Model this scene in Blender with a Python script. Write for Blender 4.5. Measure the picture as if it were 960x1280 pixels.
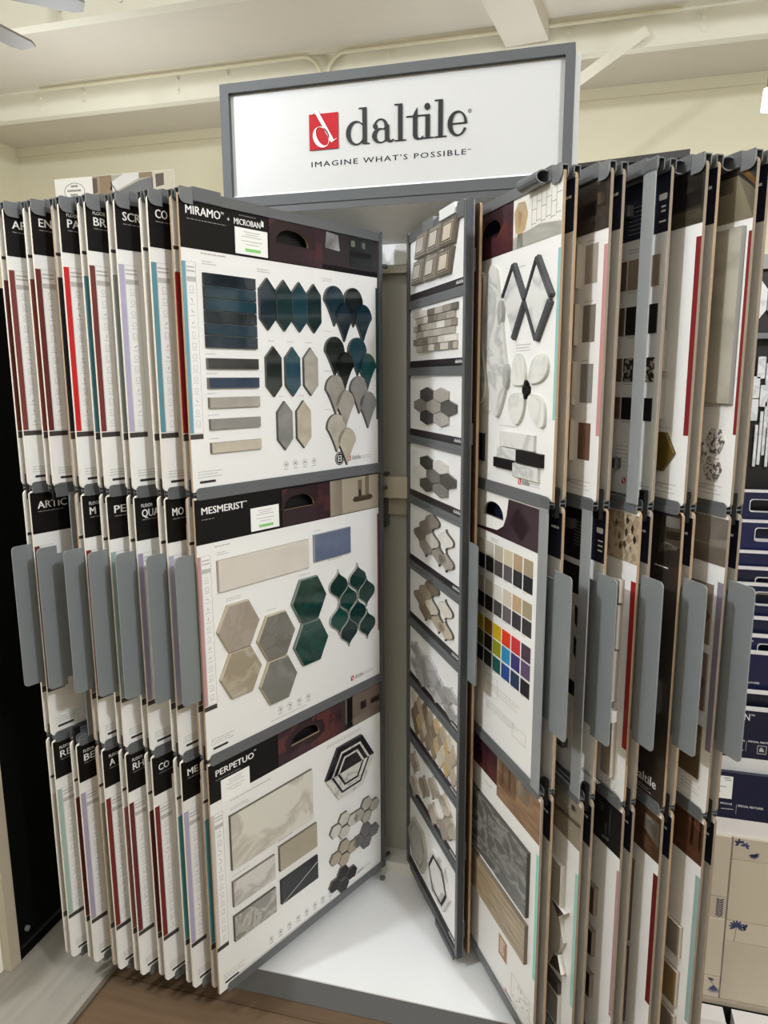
import bpy, bmesh, math, random
from mathutils import Vector, Matrix
from math import sin, cos, pi, radians
random.seed(7)
C = bpy.context.scene.collection
for o in list(bpy.data.objects):
    bpy.data.objects.remove(o)

# ------------------------------------------------------------ camera
cam_d = bpy.data.cameras.new('camera')
cam = bpy.data.objects.new('camera', cam_d); C.objects.link(cam)
cam_d.sensor_fit = 'VERTICAL'; cam_d.sensor_height = 36.0
cam_d.lens = 915.9 / 1280 * 36.0
cam_d.clip_start = 0.02; cam_d.clip_end = 60
yaw, pitch, roll = math.atan2(.262, .965), radians(10.297), radians(-.317)
f0 = Vector((0, cos(pitch), -sin(pitch))); u0 = Vector((0, sin(pitch), cos(pitch))); r0 = Vector((1, 0, 0))
r1 = cos(roll) * r0 + sin(roll) * u0; u1 = -sin(roll) * r0 + cos(roll) * u0
Rz = Matrix.Rotation(yaw, 3, 'Z')
r1, u1, f1 = Rz @ r1, Rz @ u1, Rz @ f0
m = Matrix((r1, u1, -f1)).transposed().to_4x4(); m.translation = Vector((.517, 0, 1.633))
cam.matrix_world = m
bpy.context.scene.camera = cam

# ------------------------------------------------------------ world, lights, exposure
sc = bpy.context.scene
sc.view_settings.view_transform = 'Standard'
sc.view_settings.look = 'None'
sc.view_settings.exposure = 0.0
sc.view_settings.gamma = 1.0
sc.view_settings.use_curve_mapping = False
w = bpy.data.worlds.new('world'); sc.world = w; w.use_nodes = True
w.node_tree.nodes['Background'].inputs[0].default_value = (1, .97, .92, 1)
w.node_tree.nodes['Background'].inputs[1].default_value = .12

def lamp(loc, radius, power, col=(.87, .925, 1)):
    d = bpy.data.lights.new('ceiling_or_fill_light', 'POINT'); d.shadow_soft_size = radius; d.energy = power * .95; d.color = col
    o = bpy.data.objects.new('ceiling_or_fill_light', d); C.objects.link(o); o.location = loc
    return o
lamp((-1.75, -.15, 3.1), .10, 205)
lamp((2.15, -.20, 3.1), .10, 225)
lamp((-.45, .95, 3.2), .08, 20)
lamp((.2, -1.8, 3.0), .16, 30)  # added fill from behind the camera, not a fitting of the room
lamp((-2.4, 3.9, 2.4), .25, 50)  # added to brighten back wall and ceiling on the left, no real lamp
lamp((2.4, 4.0, 2.4), .25, 44)  # added wall and ceiling brightener on the right, no real lamp
lamp((.2, 4.3, 2.5), .25, 26)  # added brightener behind the rack, no real lamp

# ------------------------------------------------------------ materials
def lin(c):
    c = c / 255.0
    return c / 12.92 if c <= .04045 else ((c + .055) / 1.055) ** 2.4
def rgb(h):
    h = h.lstrip('#')
    return tuple(lin(int(h[i:i + 2], 16)) for i in (0, 2, 4))
def mul(c, k): return tuple(min(1, x * k) for x in c) + (1,)
MC = {}
def mat(col, rough=.5, var=.04, scale=25, metal=0, spec=.5, kind='plain', col2=None, coat=0, bump=0, stretch=(1, 1, 1), emit=0):
    key = (col, rough, var, scale, metal, spec, kind, col2, coat, bump, stretch, emit)
    if key in MC: return MC[key]
    M = bpy.data.materials.new('mat_%s_%s' % (kind, col.strip('#'))); M.use_nodes = True
    nt = M.node_tree; N = nt.nodes; L = nt.links
    b = N['Principled BSDF']
    b.inputs['Roughness'].default_value = rough; b.inputs['Metallic'].default_value = metal
    b.inputs['Specular IOR Level'].default_value = spec; b.inputs['Coat Weight'].default_value = coat
    tc = N.new('ShaderNodeTexCoord'); mp = N.new('ShaderNodeMapping')
    mp.inputs['Scale'].default_value = stretch
    L.new(tc.outputs['Object'], mp.inputs['Vector'])
    c = rgb(col); c2 = rgb(col2) if col2 else None
    mix = N.new('ShaderNodeMix'); mix.data_type = 'RGBA'
    if kind == 'marble':
        wv = N.new('ShaderNodeTexNoise'); wv.inputs['Scale'].default_value = scale; wv.inputs['Detail'].default_value = 5
        wv.inputs['Distortion'].default_value = .7
        cr = N.new('ShaderNodeValToRGB')
        e = cr.color_ramp.elements
        e[0].position = .43; e[0].color = (0, 0, 0, 1); e[1].position = .57; e[1].color = (0, 0, 0, 1)
        k = e.new(.5); k.color = (1, 1, 1, 1)
        L.new(mp.outputs[0], wv.inputs['Vector']); L.new(wv.outputs['Fac'], cr.inputs[0]); L.new(cr.outputs[0], mix.inputs[0])
        mix.inputs[6].default_value = c + (1,); mix.inputs[7].default_value = (c2 or mul(c, .6)[:3]) + (1,)
    elif kind == 'wood':
        wv = N.new('ShaderNodeTexNoise'); wv.inputs['Scale'].default_value = scale; wv.inputs['Detail'].default_value = 6
        cr = N.new('ShaderNodeValToRGB'); cr.color_ramp.elements[0].position = .35; cr.color_ramp.elements[1].position = .65
        L.new(mp.outputs[0], wv.inputs['Vector']); L.new(wv.outputs['Fac'], cr.inputs[0]); L.new(cr.outputs[0], mix.inputs[0])
        mix.inputs[6].default_value = c + (1,); mix.inputs[7].default_value = (c2 or mul(c, .6)[:3]) + (1,)
    elif kind == 'speckle':
        wv = N.new('ShaderNodeTexVoronoi'); wv.inputs['Scale'].default_value = scale
        cr = N.new('ShaderNodeValToRGB'); cr.color_ramp.interpolation = 'CONSTANT'
        cr.color_ramp.elements[0].position = 0; cr.color_ramp.elements[1].position = .55
        L.new(mp.outputs[0], wv.inputs['Vector']); L.new(wv.outputs['Color'], cr.inputs[0]); L.new(cr.outputs[0], mix.inputs[0])
        mix.inputs[6].default_value = c + (1,); mix.inputs[7].default_value = (c2 or mul(c, .4)[:3]) + (1,)
    else:
        wv = N.new('ShaderNodeTexNoise'); wv.inputs['Scale'].default_value = scale; wv.inputs['Detail'].default_value = 3
        L.new(mp.outputs[0], wv.inputs['Vector']); L.new(wv.outputs['Fac'], mix.inputs[0])
        mix.inputs[6].default_value = mul(c, 1 - var); mix.inputs[7].default_value = mul(c, 1 + var) if not c2 else c2 + (1,)
    L.new(mix.outputs[2], b.inputs['Base Color'])
    if bump:
        bp = N.new('ShaderNodeBump'); bp.inputs['Strength'].default_value = bump; bp.inputs['Distance'].default_value = .002
        L.new(wv.outputs[0], bp.inputs['Height']); L.new(bp.outputs[0], b.inputs['Normal'])
    if emit:
        b.inputs['Emission Color'].default_value = c + (1,); b.inputs['Emission Strength'].default_value = emit
    MC[key] = M
    return M

WHITE = mat('#eeedeb', .35, .012, 6)
PAPER = mat('#f2f1ef', .5, .01, 10)
MDF = mat('#a0876b', .8, .12, 60)
MDFP = mat('#cfc6b8', .8, .08, 60)
MDFR = mat('#8b7c6b', .8, .1, 60)
MDFD = mat('#6b4d33', .7, .12, 60)
GREY = mat('#626466', .38, .03, 8, spec=.5)
GREYD = mat('#595b5d', .4, .03, 8)
GREYL = mat('#717375', .35, .03, 8)
DKGREY = mat('#4a4b4c', .45, .05, 8)
BLACK = mat('#0f0d0c', .5, .1, 8, spec=.25)
BLACKM = mat('#070708', .6, .1, 8)
INK = mat('#2a2828', .6, .03)
INKG = mat('#8d8a88', .6, .03)
INKL = mat('#bdb9b6', .6, .03)
NAVY = mat('#12172c', .45, .08, 10)
NAVY2 = mat('#1b2048', .35, .08, 10)
LETW = mat('#f2f0ee', .5, .01)
PURP = [mat(h, .35, .1, 30) for h in ('#2a171b', '#3c2026', '#4b2428', '#331b25', '#592c2b', '#40252f')]

# ------------------------------------------------------------ mesh builder
class MB:
    def __init__(s): s.v = []; s.f = []; s.mi = []
    def face(s, pts, mi=0):
        i = len(s.v); s.v += [tuple(p) for p in pts]; s.f.append(tuple(range(i, i + len(pts)))); s.mi.append(mi)
    def prism(s, pts, y0, y1, mi=0, smi=None, bev=0, skip=(), back=True):
        # pts: (x, z) outline; front at y0 (towards -y), back at y1
        a = sum(pts[i][0] * pts[(i + 1) % len(pts)][1] - pts[(i + 1) % len(pts)][0] * pts[i][1] for i in range(len(pts)))
        if a < 0:
            pts = pts[::-1]
        n = len(pts); smi = mi if smi is None else smi
        fr = pts; yb = y0
        if bev:
            cx = sum(p[0] for p in pts) / n; cz = sum(p[1] for p in pts) / n
            fr = []
            for x, z in pts:
                d = math.hypot(x - cx, z - cz); k = max(.2, 1 - bev / d)
                fr.append((cx + (x - cx) * k, cz + (z - cz) * k))
            yb = y0 + bev
        i = len(s.v)
        s.v += [(x, y0, z) for x, z in fr]
        if bev: s.v += [(x, yb, z) for x, z in pts]
        s.v += [(x, y1, z) for x, z in pts]
        s.f.append(tuple(range(i, i + n))); s.mi.append(mi)
        o = i; L = [i, i + n, i + 2 * n] if bev else [i, i + n]
        for a_, b_ in zip(L[:-1], L[1:]):
            for k in range(n):
                if k in skip: continue
                k2 = (k + 1) % n
                s.f.append((a_ + k, b_ + k, b_ + k2, a_ + k2)); s.mi.append(smi)
        if back:
            s.f.append(tuple(range(L[-1] + n - 1, L[-1] - 1, -1))); s.mi.append(smi)
        return s
    def box(s, x0, x1, y0, y1, z0, z1, mi=0, smi=None):
        return s.prism([(x0, z0), (x1, z0), (x1, z1), (x0, z1)], y0, y1, mi, smi)
    def rrect(s, x0, x1, z0, z1, y0, y1, r=.005, mi=0, smi=None, corners=(1, 1, 1, 1), n=4):
        return s.prism(rr(x0, x1, z0, z1, r, corners, n), y0, y1, mi, smi)
    def bar(s, p, q, wd, th, mi=0, up=(0, 0, 1)):
        p = Vector(p); q = Vector(q); d = (q - p).normalized(); u = Vector(up)
        if abs(d.dot(u)) > .98: u = Vector((1, 0, 0))
        a = d.cross(u).normalized() * (wd / 2); b = a.cross(d).normalized() * (th / 2)
        P = [p - a - b, p + a - b, p + a + b, p - a + b]; Q = [x + (q - p) for x in P]
        i = len(s.v); s.v += [tuple(x) for x in P + Q]
        for f in ((0, 3, 2, 1), (4, 5, 6, 7), (0, 1, 5, 4), (1, 2, 6, 5), (2, 3, 7, 6), (3, 0, 4, 7)):
            s.f.append(tuple(i + k for k in f)); s.mi.append(mi)
    def cyl(s, p, q, r, n=16, mi=0, r2=None):
        p = Vector(p); q = Vector(q); d = (q - p).normalized(); u = Vector((0, 0, 1))
        if abs(d.dot(u)) > .98: u = Vector((1, 0, 0))
        a = d.cross(u).normalized(); b = d.cross(a).normalized(); r2 = r if r2 is None else r2
        i = len(s.v)
        for c, rr_ in ((p, r), (q, r2)):
            s.v += [tuple(c + (a * cos(2 * pi * k / n) + b * sin(2 * pi * k / n)) * rr_) for k in range(n)]
        for k in range(n):
            k2 = (k + 1) % n
            s.f.append((i + k, i + k2, i + n + k2, i + n + k)); s.mi.append(mi)
        s.f.append(tuple(i + k for k in range(n - 1, -1, -1))); s.mi.append(mi)
        s.f.append(tuple(i + n + k for k in range(n))); s.mi.append(mi)
    def build(s, name, mats, parent=None, fix=True):
        me = bpy.data.meshes.new(name)
        me.from_pydata(s.v, [], s.f)
        for M in (mats if isinstance(mats, (list, tuple)) else [mats]): me.materials.append(M)
        for p, k in zip(me.polygons, s.mi): p.material_index = k
        if fix:
            bm = bmesh.new(); bm.from_mesh(me); bmesh.ops.recalc_face_normals(bm, faces=bm.faces); bm.to_mesh(me); bm.free()
        me.update()
        o = bpy.data.objects.new(name, me); C.objects.link(o)
        if parent is not None: o.parent = parent
        return o
def rr(x0, x1, z0, z1, r=.005, corners=(1, 1, 1, 1), n=4):
    out = []
    for (cx, cz, a0), c in zip(((x0 + r, z0 + r, pi), (x1 - r, z0 + r, 1.5 * pi), (x1 - r, z1 - r, 0), (x0 + r, z1 - r, .5 * pi)), corners):
        if c:
            out += [(cx + r * cos(a0 + k / n * pi / 2), cz + r * sin(a0 + k / n * pi / 2)) for k in range(n + 1)]
        else:
            out.append(((x0, z0), (x1, z0), (x1, z1), (x0, z1))[[x0 + r, x1 - r].index(cx) if cz == z0 + r else (2 if cx == x1 - r else 3)])
    return out
def smooth(pts, n=2):
    for _ in range(n):
        o_ = []
        for i in range(len(pts)):
            a, c = pts[i], pts[(i + 1) % len(pts)]
            o_ += [(a[0] * .75 + c[0] * .25, a[1] * .75 + c[1] * .25), (a[0] * .25 + c[0] * .75, a[1] * .25 + c[1] * .75)]
        pts = o_
    return pts
def rot_pts(pts, a, c=(0, 0)):
    return [(c[0] + x * cos(a) - z * sin(a), c[1] + x * sin(a) + z * cos(a)) for x, z in pts]
def ring(cx, cz, rx, rz, t, n=24):
    return ([(cx + rx * cos(2 * pi * k / n), cz + rz * sin(2 * pi * k / n)) for k in range(n)],
            [(cx + (rx - t) * cos(2 * pi * k / n), cz + (rz - t) * sin(2 * pi * k / n)) for k in range(n)])
def add_ring(mb, outer, inner, y0, y1, mi=0):
    n = len(outer)
    for k in range(n):
        k2 = (k + 1) % n
        mb.prism([outer[k], outer[k2], inner[k2], inner[k]], y0, y1, mi)
def add_outline(mb, x0, x1, z0, z1, t, y0, y1, mi=0):
    mb.box(x0, x1, y0, y1, z0, z0 + t, mi); mb.box(x0, x1, y0, y1, z1 - t, z1, mi)
    mb.box(x0, x0 + t, y0, y1, z0 + t, z1 - t, mi); mb.box(x1 - t, x1, y0, y1, z0 + t, z1 - t, mi)
def empty(name, loc, rz=0):
    o = bpy.data.objects.new(name, None); C.objects.link(o); o.empty_display_size = .05
    o.location = loc; o.rotation_euler = (0, 0, rz)
    return o
LABELS = set()
def tag(o, label, cat, group=None):
    o['label'] = label; o['category'] = cat
    if group: o['group'] = group
    LABELS.add(label)
    return o
def struct(o): o['kind'] = 'structure'; return o

CAP = .7
def cap_height():
    global CAP
    cu = bpy.data.curves.new('cap', 'FONT'); cu.body = 'H'; cu.size = 1
    t = bpy.data.objects.new('cap', cu); C.objects.link(t)
    me = bpy.data.meshes.new_from_object(t.evaluated_get(bpy.context.evaluated_depsgraph_get()))
    CAP = max(v.co.y for v in me.vertices)
    bpy.data.objects.remove(t); bpy.data.curves.remove(cu); bpy.data.meshes.remove(me)
cap_height()
def text(s, x, z, h, y, M, parent, name, width=None, align='l', th=.0004, spacing=1.0, bold=0):
    """flat lettering standing on the local xz plane, cap height h, baseline z"""
    cu = bpy.data.curves.new(name, 'FONT'); cu.body = s; cu.size = 1; cu.resolution_u = 2; cu.space_character = spacing
    
    t = bpy.data.objects.new(name, cu); C.objects.link(t)
    d = bpy.context.evaluated_depsgraph_get()
    me = bpy.data.meshes.new_from_object(t.evaluated_get(d))
    bpy.data.objects.remove(t); bpy.data.curves.remove(cu)
    if not me.vertices:
        return None
    caps = CAP
    xs = [v.co.x for v in me.vertices]
    x0, x1 = min(xs), max(xs); k = h / caps
    kx = width / (x1 - x0) if width else k
    off = 0 if align == 'l' else (-(x1 - x0) * kx / 2 if align == 'c' else -(x1 - x0) * kx)
    bm = bmesh.new(); bm.from_mesh(me); bpy.data.meshes.remove(me)
    for v in bm.verts:
        v.co = Vector((x + off + (v.co.x - x0) * kx, y, z + v.co.y * k))
    r = bmesh.ops.extrude_face_region(bm, geom=bm.faces[:])
    for e in r['geom']:
        if isinstance(e, bmesh.types.BMVert): e.co.y -= th
    if bold:
        q = bmesh.ops.duplicate(bm, geom=bm.verts[:] + bm.edges[:] + bm.faces[:])
        for e in q['geom']:
            if isinstance(e, bmesh.types.BMVert): e.co.x += bold; e.co.y -= .00001; e.co.z += bold * .2
    bmesh.ops.recalc_face_normals(bm, faces=bm.faces)
    me = bpy.data.meshes.new(name); bm.to_mesh(me); bm.free(); me.materials.append(M)
    o = bpy.data.objects.new(name, me); C.objects.link(o)
    if parent is not None: o.parent = parent
    return o

# ============================================================ SETTING
CREAM = mat('#ddd6bb', .75, .02, 2)
CEIL = mat('#d2cabb', .8, .03, 3)
CREAMB = mat('#ddd8c6', .7, .02, 2)
# floor: wood planks along x
def floor_mat():
    M = bpy.data.materials.new('floor_planks'); M.use_nodes = True
    nt = M.node_tree; N = nt.nodes; L = nt.links; b = N['Principled BSDF']; b.inputs['Roughness'].default_value = .45
    tc = N.new('ShaderNodeTexCoord')
    br = N.new('ShaderNodeTexBrick'); br.inputs['Scale'].default_value = 1; br.inputs['Brick Width'].default_value = 1.2
    br.inputs['Row Height'].default_value = .19; br.inputs['Mortar Size'].default_value = .002
    br.inputs['Color1'].default_value = rgb('#6f5a45') + (1,); br.inputs['Color2'].default_value = rgb('#5e4936') + (1,)
    br.inputs['Mortar'].default_value = rgb('#4b3826') + (1,)
    L.new(tc.outputs['Object'], br.inputs['Vector'])
    mp = N.new('ShaderNodeMapping'); mp.inputs['Scale'].default_value = (2, 24, 1); L.new(tc.outputs['Object'], mp.inputs['Vector'])
    no = N.new('ShaderNodeTexNoise'); no.inputs['Scale'].default_value = 2.2; no.inputs['Detail'].default_value = 6
    L.new(mp.outputs[0], no.inputs['Vector'])
    mx = N.new('ShaderNodeMix'); mx.data_type = 'RGBA'; mx.blend_type = 'MULTIPLY'; mx.inputs[0].default_value = .5
    cr = N.new('ShaderNodeValToRGB'); cr.color_ramp.elements[0].position = .3; cr.color_ramp.elements[0].color = (.5, .45, .4, 1); cr.color_ramp.elements[1].position = .7
    L.new(no.outputs['Fac'], cr.inputs[0]); L.new(br.outputs['Color'], mx.inputs[6]); L.new(cr.outputs[0], mx.inputs[7])
    L.new(mx.outputs[2], b.inputs['Base Color'])
    return M
XL, XR, YF, YB, ZC = -4.3, 4.6, -4.2, 5.73, 3.6
mb = MB(); mb.box(XL - .1, XR + .1, YF - .1, YB + .1, -.1, 0); struct(mb.build('floor', floor_mat()))
mb = MB(); mb.box(XL - .1, XR + .1, YF - .1, YB + .1, ZC, ZC + .1); struct(mb.build('ceiling', CEIL))
mb = MB(); mb.box(XL - .1, XR + .1, YB, YB + .1, 0, ZC); mb.box(XL, XR, YB - .03, YB, 3.53, ZC); struct(mb.build('wall_back', CREAM))
mb = MB(); mb.box(XL - .1, XL, YF, YB, 0, ZC); struct(mb.build('wall_left', CREAM))
mb = MB(); mb.box(XR, XR + .1, YF, YB, 0, ZC); struct(mb.build('wall_right', CREAM))
mb = MB(); mb.box(XL - .1, XR + .1, YF - .1, YF, 0, ZC); struct(mb.build('wall_front', CREAM))
# purlins across the ceiling, with lip and bolt heads
def purlin(y, n):
    mb = MB()
    mb.box(XL, XR, y, y + .02, 3.425, ZC); mb.box(XL, XR, y, y + .07, 3.41, 3.425); mb.box(XL, XR, y - .03, y, ZC - .03, ZC)
    for k in range(26):
        for zz in (3.46, 3.53):
            if k % 3 != 2: mb.cyl((XL + .35 * k + .1, y, zz), (XL + .35 * k + .1, y - .012, zz), .012, 8)
    struct(mb.build('trim_%d' % n, CREAMB))
purlin(4.62, 1); purlin(3.50, 2)
# conduit loops bent down beside the purlin
mb = MB()
for sx, cx in ((1, -1.113), (-1, -1.070)):
    P = [(cx - sx * 2.0, 3.565)] + [(cx - sx * .12 + sx * .12 * sin(a), 3.445 + .12 * cos(a)) for a in [k * pi / 14 for k in range(8)]] + [(cx, 3.30)]
    for a, b in zip(P[:-1], P[1:]): mb.cyl((a[0], 4.59, a[1]), (b[0], 4.59, b[1]), .012, 8)
struct(mb.build('trim_3', mat('#d4ccb0', .5)))
# rafter and diagonal brace
mb = MB(); mb.bar((.12, 4.60, 3.56), (-.22, 1.6, 3.56), .24, .14); rf = mb.build('trim_4', CEIL); struct(rf)
mb = MB(); mb.bar((.76, 4.56, 3.47), (.16, 4.50, 3.08), .012, .055); struct(mb.build('trim_5', CREAMB))

# ============================================================ DISPLAY RACK
ZB = .12; RH = 1.9; BH = RH / 3
rack = empty('display_rack', (0, 1.8, 0)); tag(rack, 'grey display rack with a glossy white base and tall back panel behind the hinged pages', 'display rack')
ro = Vector((0, 1.8, 0))
def rbox(mb, x0, x1, y0, y1, z0, z1, mi=0): mb.box(x0, x1, y0 - 1.8, y1 - 1.8, z0, z1, mi)
mb = MB(); rbox(mb, -.46, .47, 1.565, 2.16, .002, .079, 1); rbox(mb, -.46, .47, 1.563, 2.16, .079, .083, 0)
mb.build('base_platform', [mat('#e4e4e4', .16, .01, 4, spec=.6), mat('#6c6d6f', .4, .03, 8)], rack)
mb = MB(); rbox(mb, -.62, .54, 2.10, 2.15, .083, 2.01); rbox(mb, -.44, .44, 2.10, 2.15, 2.01, 2.30); mb.build('back_panel', mat('#a5a39a', .4, .03, 3), rack)
mb = MB()   # canopy with sloping underside
mb.v += []
for x0, x1 in ((-.455, .455),):
    pr_ = [(.155, 2.078), (.30, 2.006), (.30, 2.30), (.155, 2.12)]
    P = [(x0, a, b) for a, b in pr_] + [(x1, a, b) for a, b in pr_]
    mb.v = P; mb.f = [(0, 1, 2, 3), (7, 6, 5, 4), (0, 4, 5, 1), (1, 5, 6, 2), (2, 6, 7, 3), (3, 7, 4, 0)]; mb.mi = [0] * 6
mb.build('canopy', mat('#e6e6e4', .3, .02, 4), rack)
mb = MB(); rbox(mb, -.44, .44, 2.096, 2.10, 1.95, 2.006); mb.build('painted_lit_strip', mat('#eeeeec', .4), rack)  # white strip paints in the lit top of the back panel
mb = MB(); rbox(mb, -.62, .54, 2.075, 2.10, 1.925, 1.945); mb.build('hinge_rail', mat('#aaa492', .45), rack)
mb = MB(); rbox(mb, -.62, .54, 2.05, 2.10, 1.29, 1.352); rbox(mb, -.62, .54, 2.085, 2.10, 1.235, 1.29); mb.build('hinge_rail', mat('#aaa390', .45), rack)
mb = MB(); rbox(mb, -.06, -.035, 2.06, 2.10, 1.20, 1.36); mb.build('bracket', DKGREY, rack)
mb = MB(); rbox(mb, -.62, .54, 2.03, 2.10, .083, .118); mb.build('hinge_rail', mat('#d9d6d0', .4), rack)
mb = MB(); mb.cyl((-.035, .19, .083), (-.035, .19, .09), .009, 12); mb.build('bolt', GREYL, rack)

# ---------------- sign
sign = empty('display_sign', (0, 1.95, 2.094)); tag(sign, 'white shop sign framed in grey, red emblem and black lettering, above the rack', 'sign')
def sz(z): return z - 2.094
mb = MB()
X0, X1, Z0, Z1 = -.464, .462, 2.097, 2.412
ox0, ox1, oz0, oz1 = X0 + .025, X1 - .022, 2.124, Z1 - .024
def quad3(mb, a, b, c, d, y0, y1):
    mb.prism([a, b, c, d], y0, y1)
for q in (((X0, Z0), (X1, Z0), (ox1, oz0), (ox0, oz0)), ((X1, Z0), (X1, Z1), (ox1, oz1), (ox1, oz0)), ((X1, Z1), (X0, Z1), (ox0, oz1), (ox1, oz1)), ((X0, Z1), (X0, Z0), (ox0, oz0), (ox0, oz1))):
    quad3(mb, *[(p[0], sz(p[1])) for p in q], 0, .06)
mb.build('sign_frame', mat('#525455', .5, .03, 8, spec=.3), sign)
mb = MB(); mb.box(X0 + .012, X1 - .012, .003, .06, sz(2.079), sz(2.0975)); mb.build('painted_shade_strip', DKGREY, sign)  # dark grey bar stands in for the shade below the sign frame
mb = MB(); mb.box(X0 - .0, X1 + .012, .06, .085, sz(2.10), sz(2.409)); mb.build('sign_back', mat('#d8d8d6', .5), sign)
mb = MB(); mb.box(ox0 - .004, ox1 + .004, .014, .05, sz(oz0 - .004), sz(oz1 + .004)); mb.build('sign_panel', mat('#bab9b7', .35, .01, 3), sign)
# emblem: red square with leaning white d
def didone_d(cx, cz, s):
    """returns list of polygons of a didone lower-case d: x-height s, bowl left, stem right"""
    P = []
    n = 28; out = []; inn = []
    for k in range(n):
        a = 2 * pi * k / n
        out.append((cx + .40 * s * cos(a), cz + .5 * s * sin(a)))
        inn.append((cx + .06 * s + .27 * s * cos(a), cz + .475 * s * sin(a)))
    for k in range(n):
        k2 = (k + 1) % n; P.append([out[k], out[k2], inn[k2], inn[k]])
    P.append([(cx + .30 * s, cz - .5 * s), (cx + .47 * s, cz - .5 * s), (cx + .47 * s, cz + 1.17 * s), (cx + .30 * s, cz + 1.17 * s)])
    P.append([(cx + .12 * s, cz + 1.145 * s), (cx + .30 * s, cz + 1.145 * s), (cx + .30 * s, cz + 1.17 * s), (cx + .12 * s, cz + 1.17 * s)])
    P.append([(cx + .47 * s, cz - .5 * s), (cx + .62 * s, cz - .5 * s), (cx + .62 * s, cz - .475 * s), (cx + .47 * s, cz - .475 * s)])
    return P
def emblem(parent, x0, x1, z0, z1, y, name='emblem', th=.006):
    mb = MB(); mb.box(x0, x1, y - th, y, z0, z1); e = mb.build(name, mat('#a80a18', .5, .03, 20, spec=.2), parent)
    s = (z1 - z0) * .62; cx, cz = x0 + (x1 - x0) * .42, z0 + (z1 - z0) * .34
    mb = MB()
    for q in didone_d(0, 0, s):
        mb.prism([(cx + p[0], cz + p[1]) for p in rot_pts(q, radians(30))], y - th - .002 * (th > .002) - .0003, y - th + .0005)
    mb.build('emblem_letter', mat('#fbe6e4', .4), e)
emblem(sign, -.214, -.134, sz(2.230), sz(2.3175), .014, th=.0035)
# wordmark in didone letters: baseline, x-height .056
wm = MB(); BL = sz(2.2345); XH = .056; y0, y1 = .0105, .014
wn = [0]
def wp(pts):
    wn[0] += 1; wm.prism(pts, y0 - .000004 * wn[0], y1)
def wr(x0, x1, z0, z1): wp([(x0, BL + z0), (x1, BL + z0), (x1, BL + z1), (x0, BL + z1)])
def bowl(cx, rx, thickL, hair=.002, a0=0, a1=2 * pi, n=32, rxi=None, shift=0):
    out, inn = [], []
    for k in range(n + 1):
        a = a0 + (a1 - a0) * k / n
        out.append((cx + rx * cos(a), BL + XH / 2 + (XH / 2 + .0012) * sin(a)))
        ri = rx - thickL if rxi is None else rxi
        inn.append((cx + shift + ri * cos(a), BL + XH / 2 + (XH / 2 - hair) * sin(a)))
    for k in range(n): wp([out[k], out[k + 1], inn[k + 1], inn[k]])
ASC = .0875
# d
bowl(-.086, .0265, 0, rxi=.0185, shift=.0035); wr(-.0675, -.0565, 0, ASC); wr(-.077, -.0675, ASC - .002, ASC); wr(-.0565, -.049, 0, .0018)
# a
wr(-.0075, .0035, .006, XH * .72)
pts = [(-.002 - .0165 + .0195 * cos(a), BL + XH - .0195 + .0205 * sin(a)) for a in [k * pi / 12 for k in range(13)]]
pin = [(-.0205 + .0125 * cos(a) , BL + XH - .0195 + .0185 * sin(a)) for a in [k * pi / 12 for k in range(13)]]
for k in range(12): wp([pts[k], pts[k + 1], pin[k + 1], pin[k]])
wp([(-.0335 + .0062 * cos(2 * pi * k / 14), BL + XH - .0165 + .0062 * sin(2 * pi * k / 14)) for k in range(14)])
out, inn = [], []
for k in range(25):
    a = radians(60) + radians(260) * k / 24
    out.append((-.0205 + .0215 * cos(a), BL + .0165 + .0178 * sin(a))); inn.append((-.0168 + .0135 * cos(a), BL + .0165 + .0155 * sin(a)))
for k in range(24): wp([out[k], out[k + 1], inn[k + 1], inn[k]])
wp([(-.0075, BL + .0325), (-.0115, BL + .0325), (-.0075, BL + .0355)])
wp([(-.0075, BL + .012), (.0035, BL + .009), (.008, BL + .0025), (.0155, BL + .006), (.0165, BL + .004), (.010, BL - .001), (.002, BL - .001), (-.005, BL + .004)])
# l
def ell(x):
    wr(x, x + .0112, 0, ASC); wr(x - .0095, x, ASC - .002, ASC); wr(x - .0095, x + .021, 0, .0018)
ell(.0275)
# t
wr(.0665, .0775, .008, XH); wp([(.0665, BL + XH), (.0775, BL + XH), (.0775, BL + XH + .018), (.071, BL + XH + .008)])
wr(.049, .0665, XH - .002, XH); wr(.0775, .090, XH - .002, XH)
wp([(.0665, BL + .012), (.0775, BL + .012), (.0795, BL + .003), (.086, BL + .0015), (.092, BL + .007), (.093, BL + .0055), (.087, BL - .001), (.076, BL - .001), (.069, BL + .003)])
# i
wr(.099, .1102, 0, XH); wr(.0895, .099, XH - .002, XH); wr(.0895, .120, 0, .0018)
wp([(.1035 + .0072 * cos(2 * pi * k / 16), BL + XH + .0185 + .0078 * sin(2 * pi * k / 16)) for k in range(16)])
ell(.132)
# e
bowl(.1805, .0245, 0, rxi=.0155, shift=.0025, a0=0, a1=radians(335)); wr(.1615, .205, XH * .5 - .001, XH * .5 + .001)
wm.build('wordmark', mat('#19191b', .5, .05, spec=.3), sign)
mb = MB(); o_, i_ = ring(.2115, sz(2.2895), .0042, .0042, .0007, 16); add_ring(mb, o_, i_, .0125, .0138); mb.build('registered_mark', INK, sign)
text('R', .2102, sz(2.2880), .0034, .0138, INK, sign, 'registered_mark')
text("IMAGINE WHAT'S POSSIBLE", -.211, sz(2.1885), .0128, .0138, mat('#202022', .6, spec=.2), sign, 'tagline', width=.414, spacing=1.22, bold=.0005)
text('TM', .207, sz(2.1975), .0038, .0138, INK, sign, 'trademark', width=.008)

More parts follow.
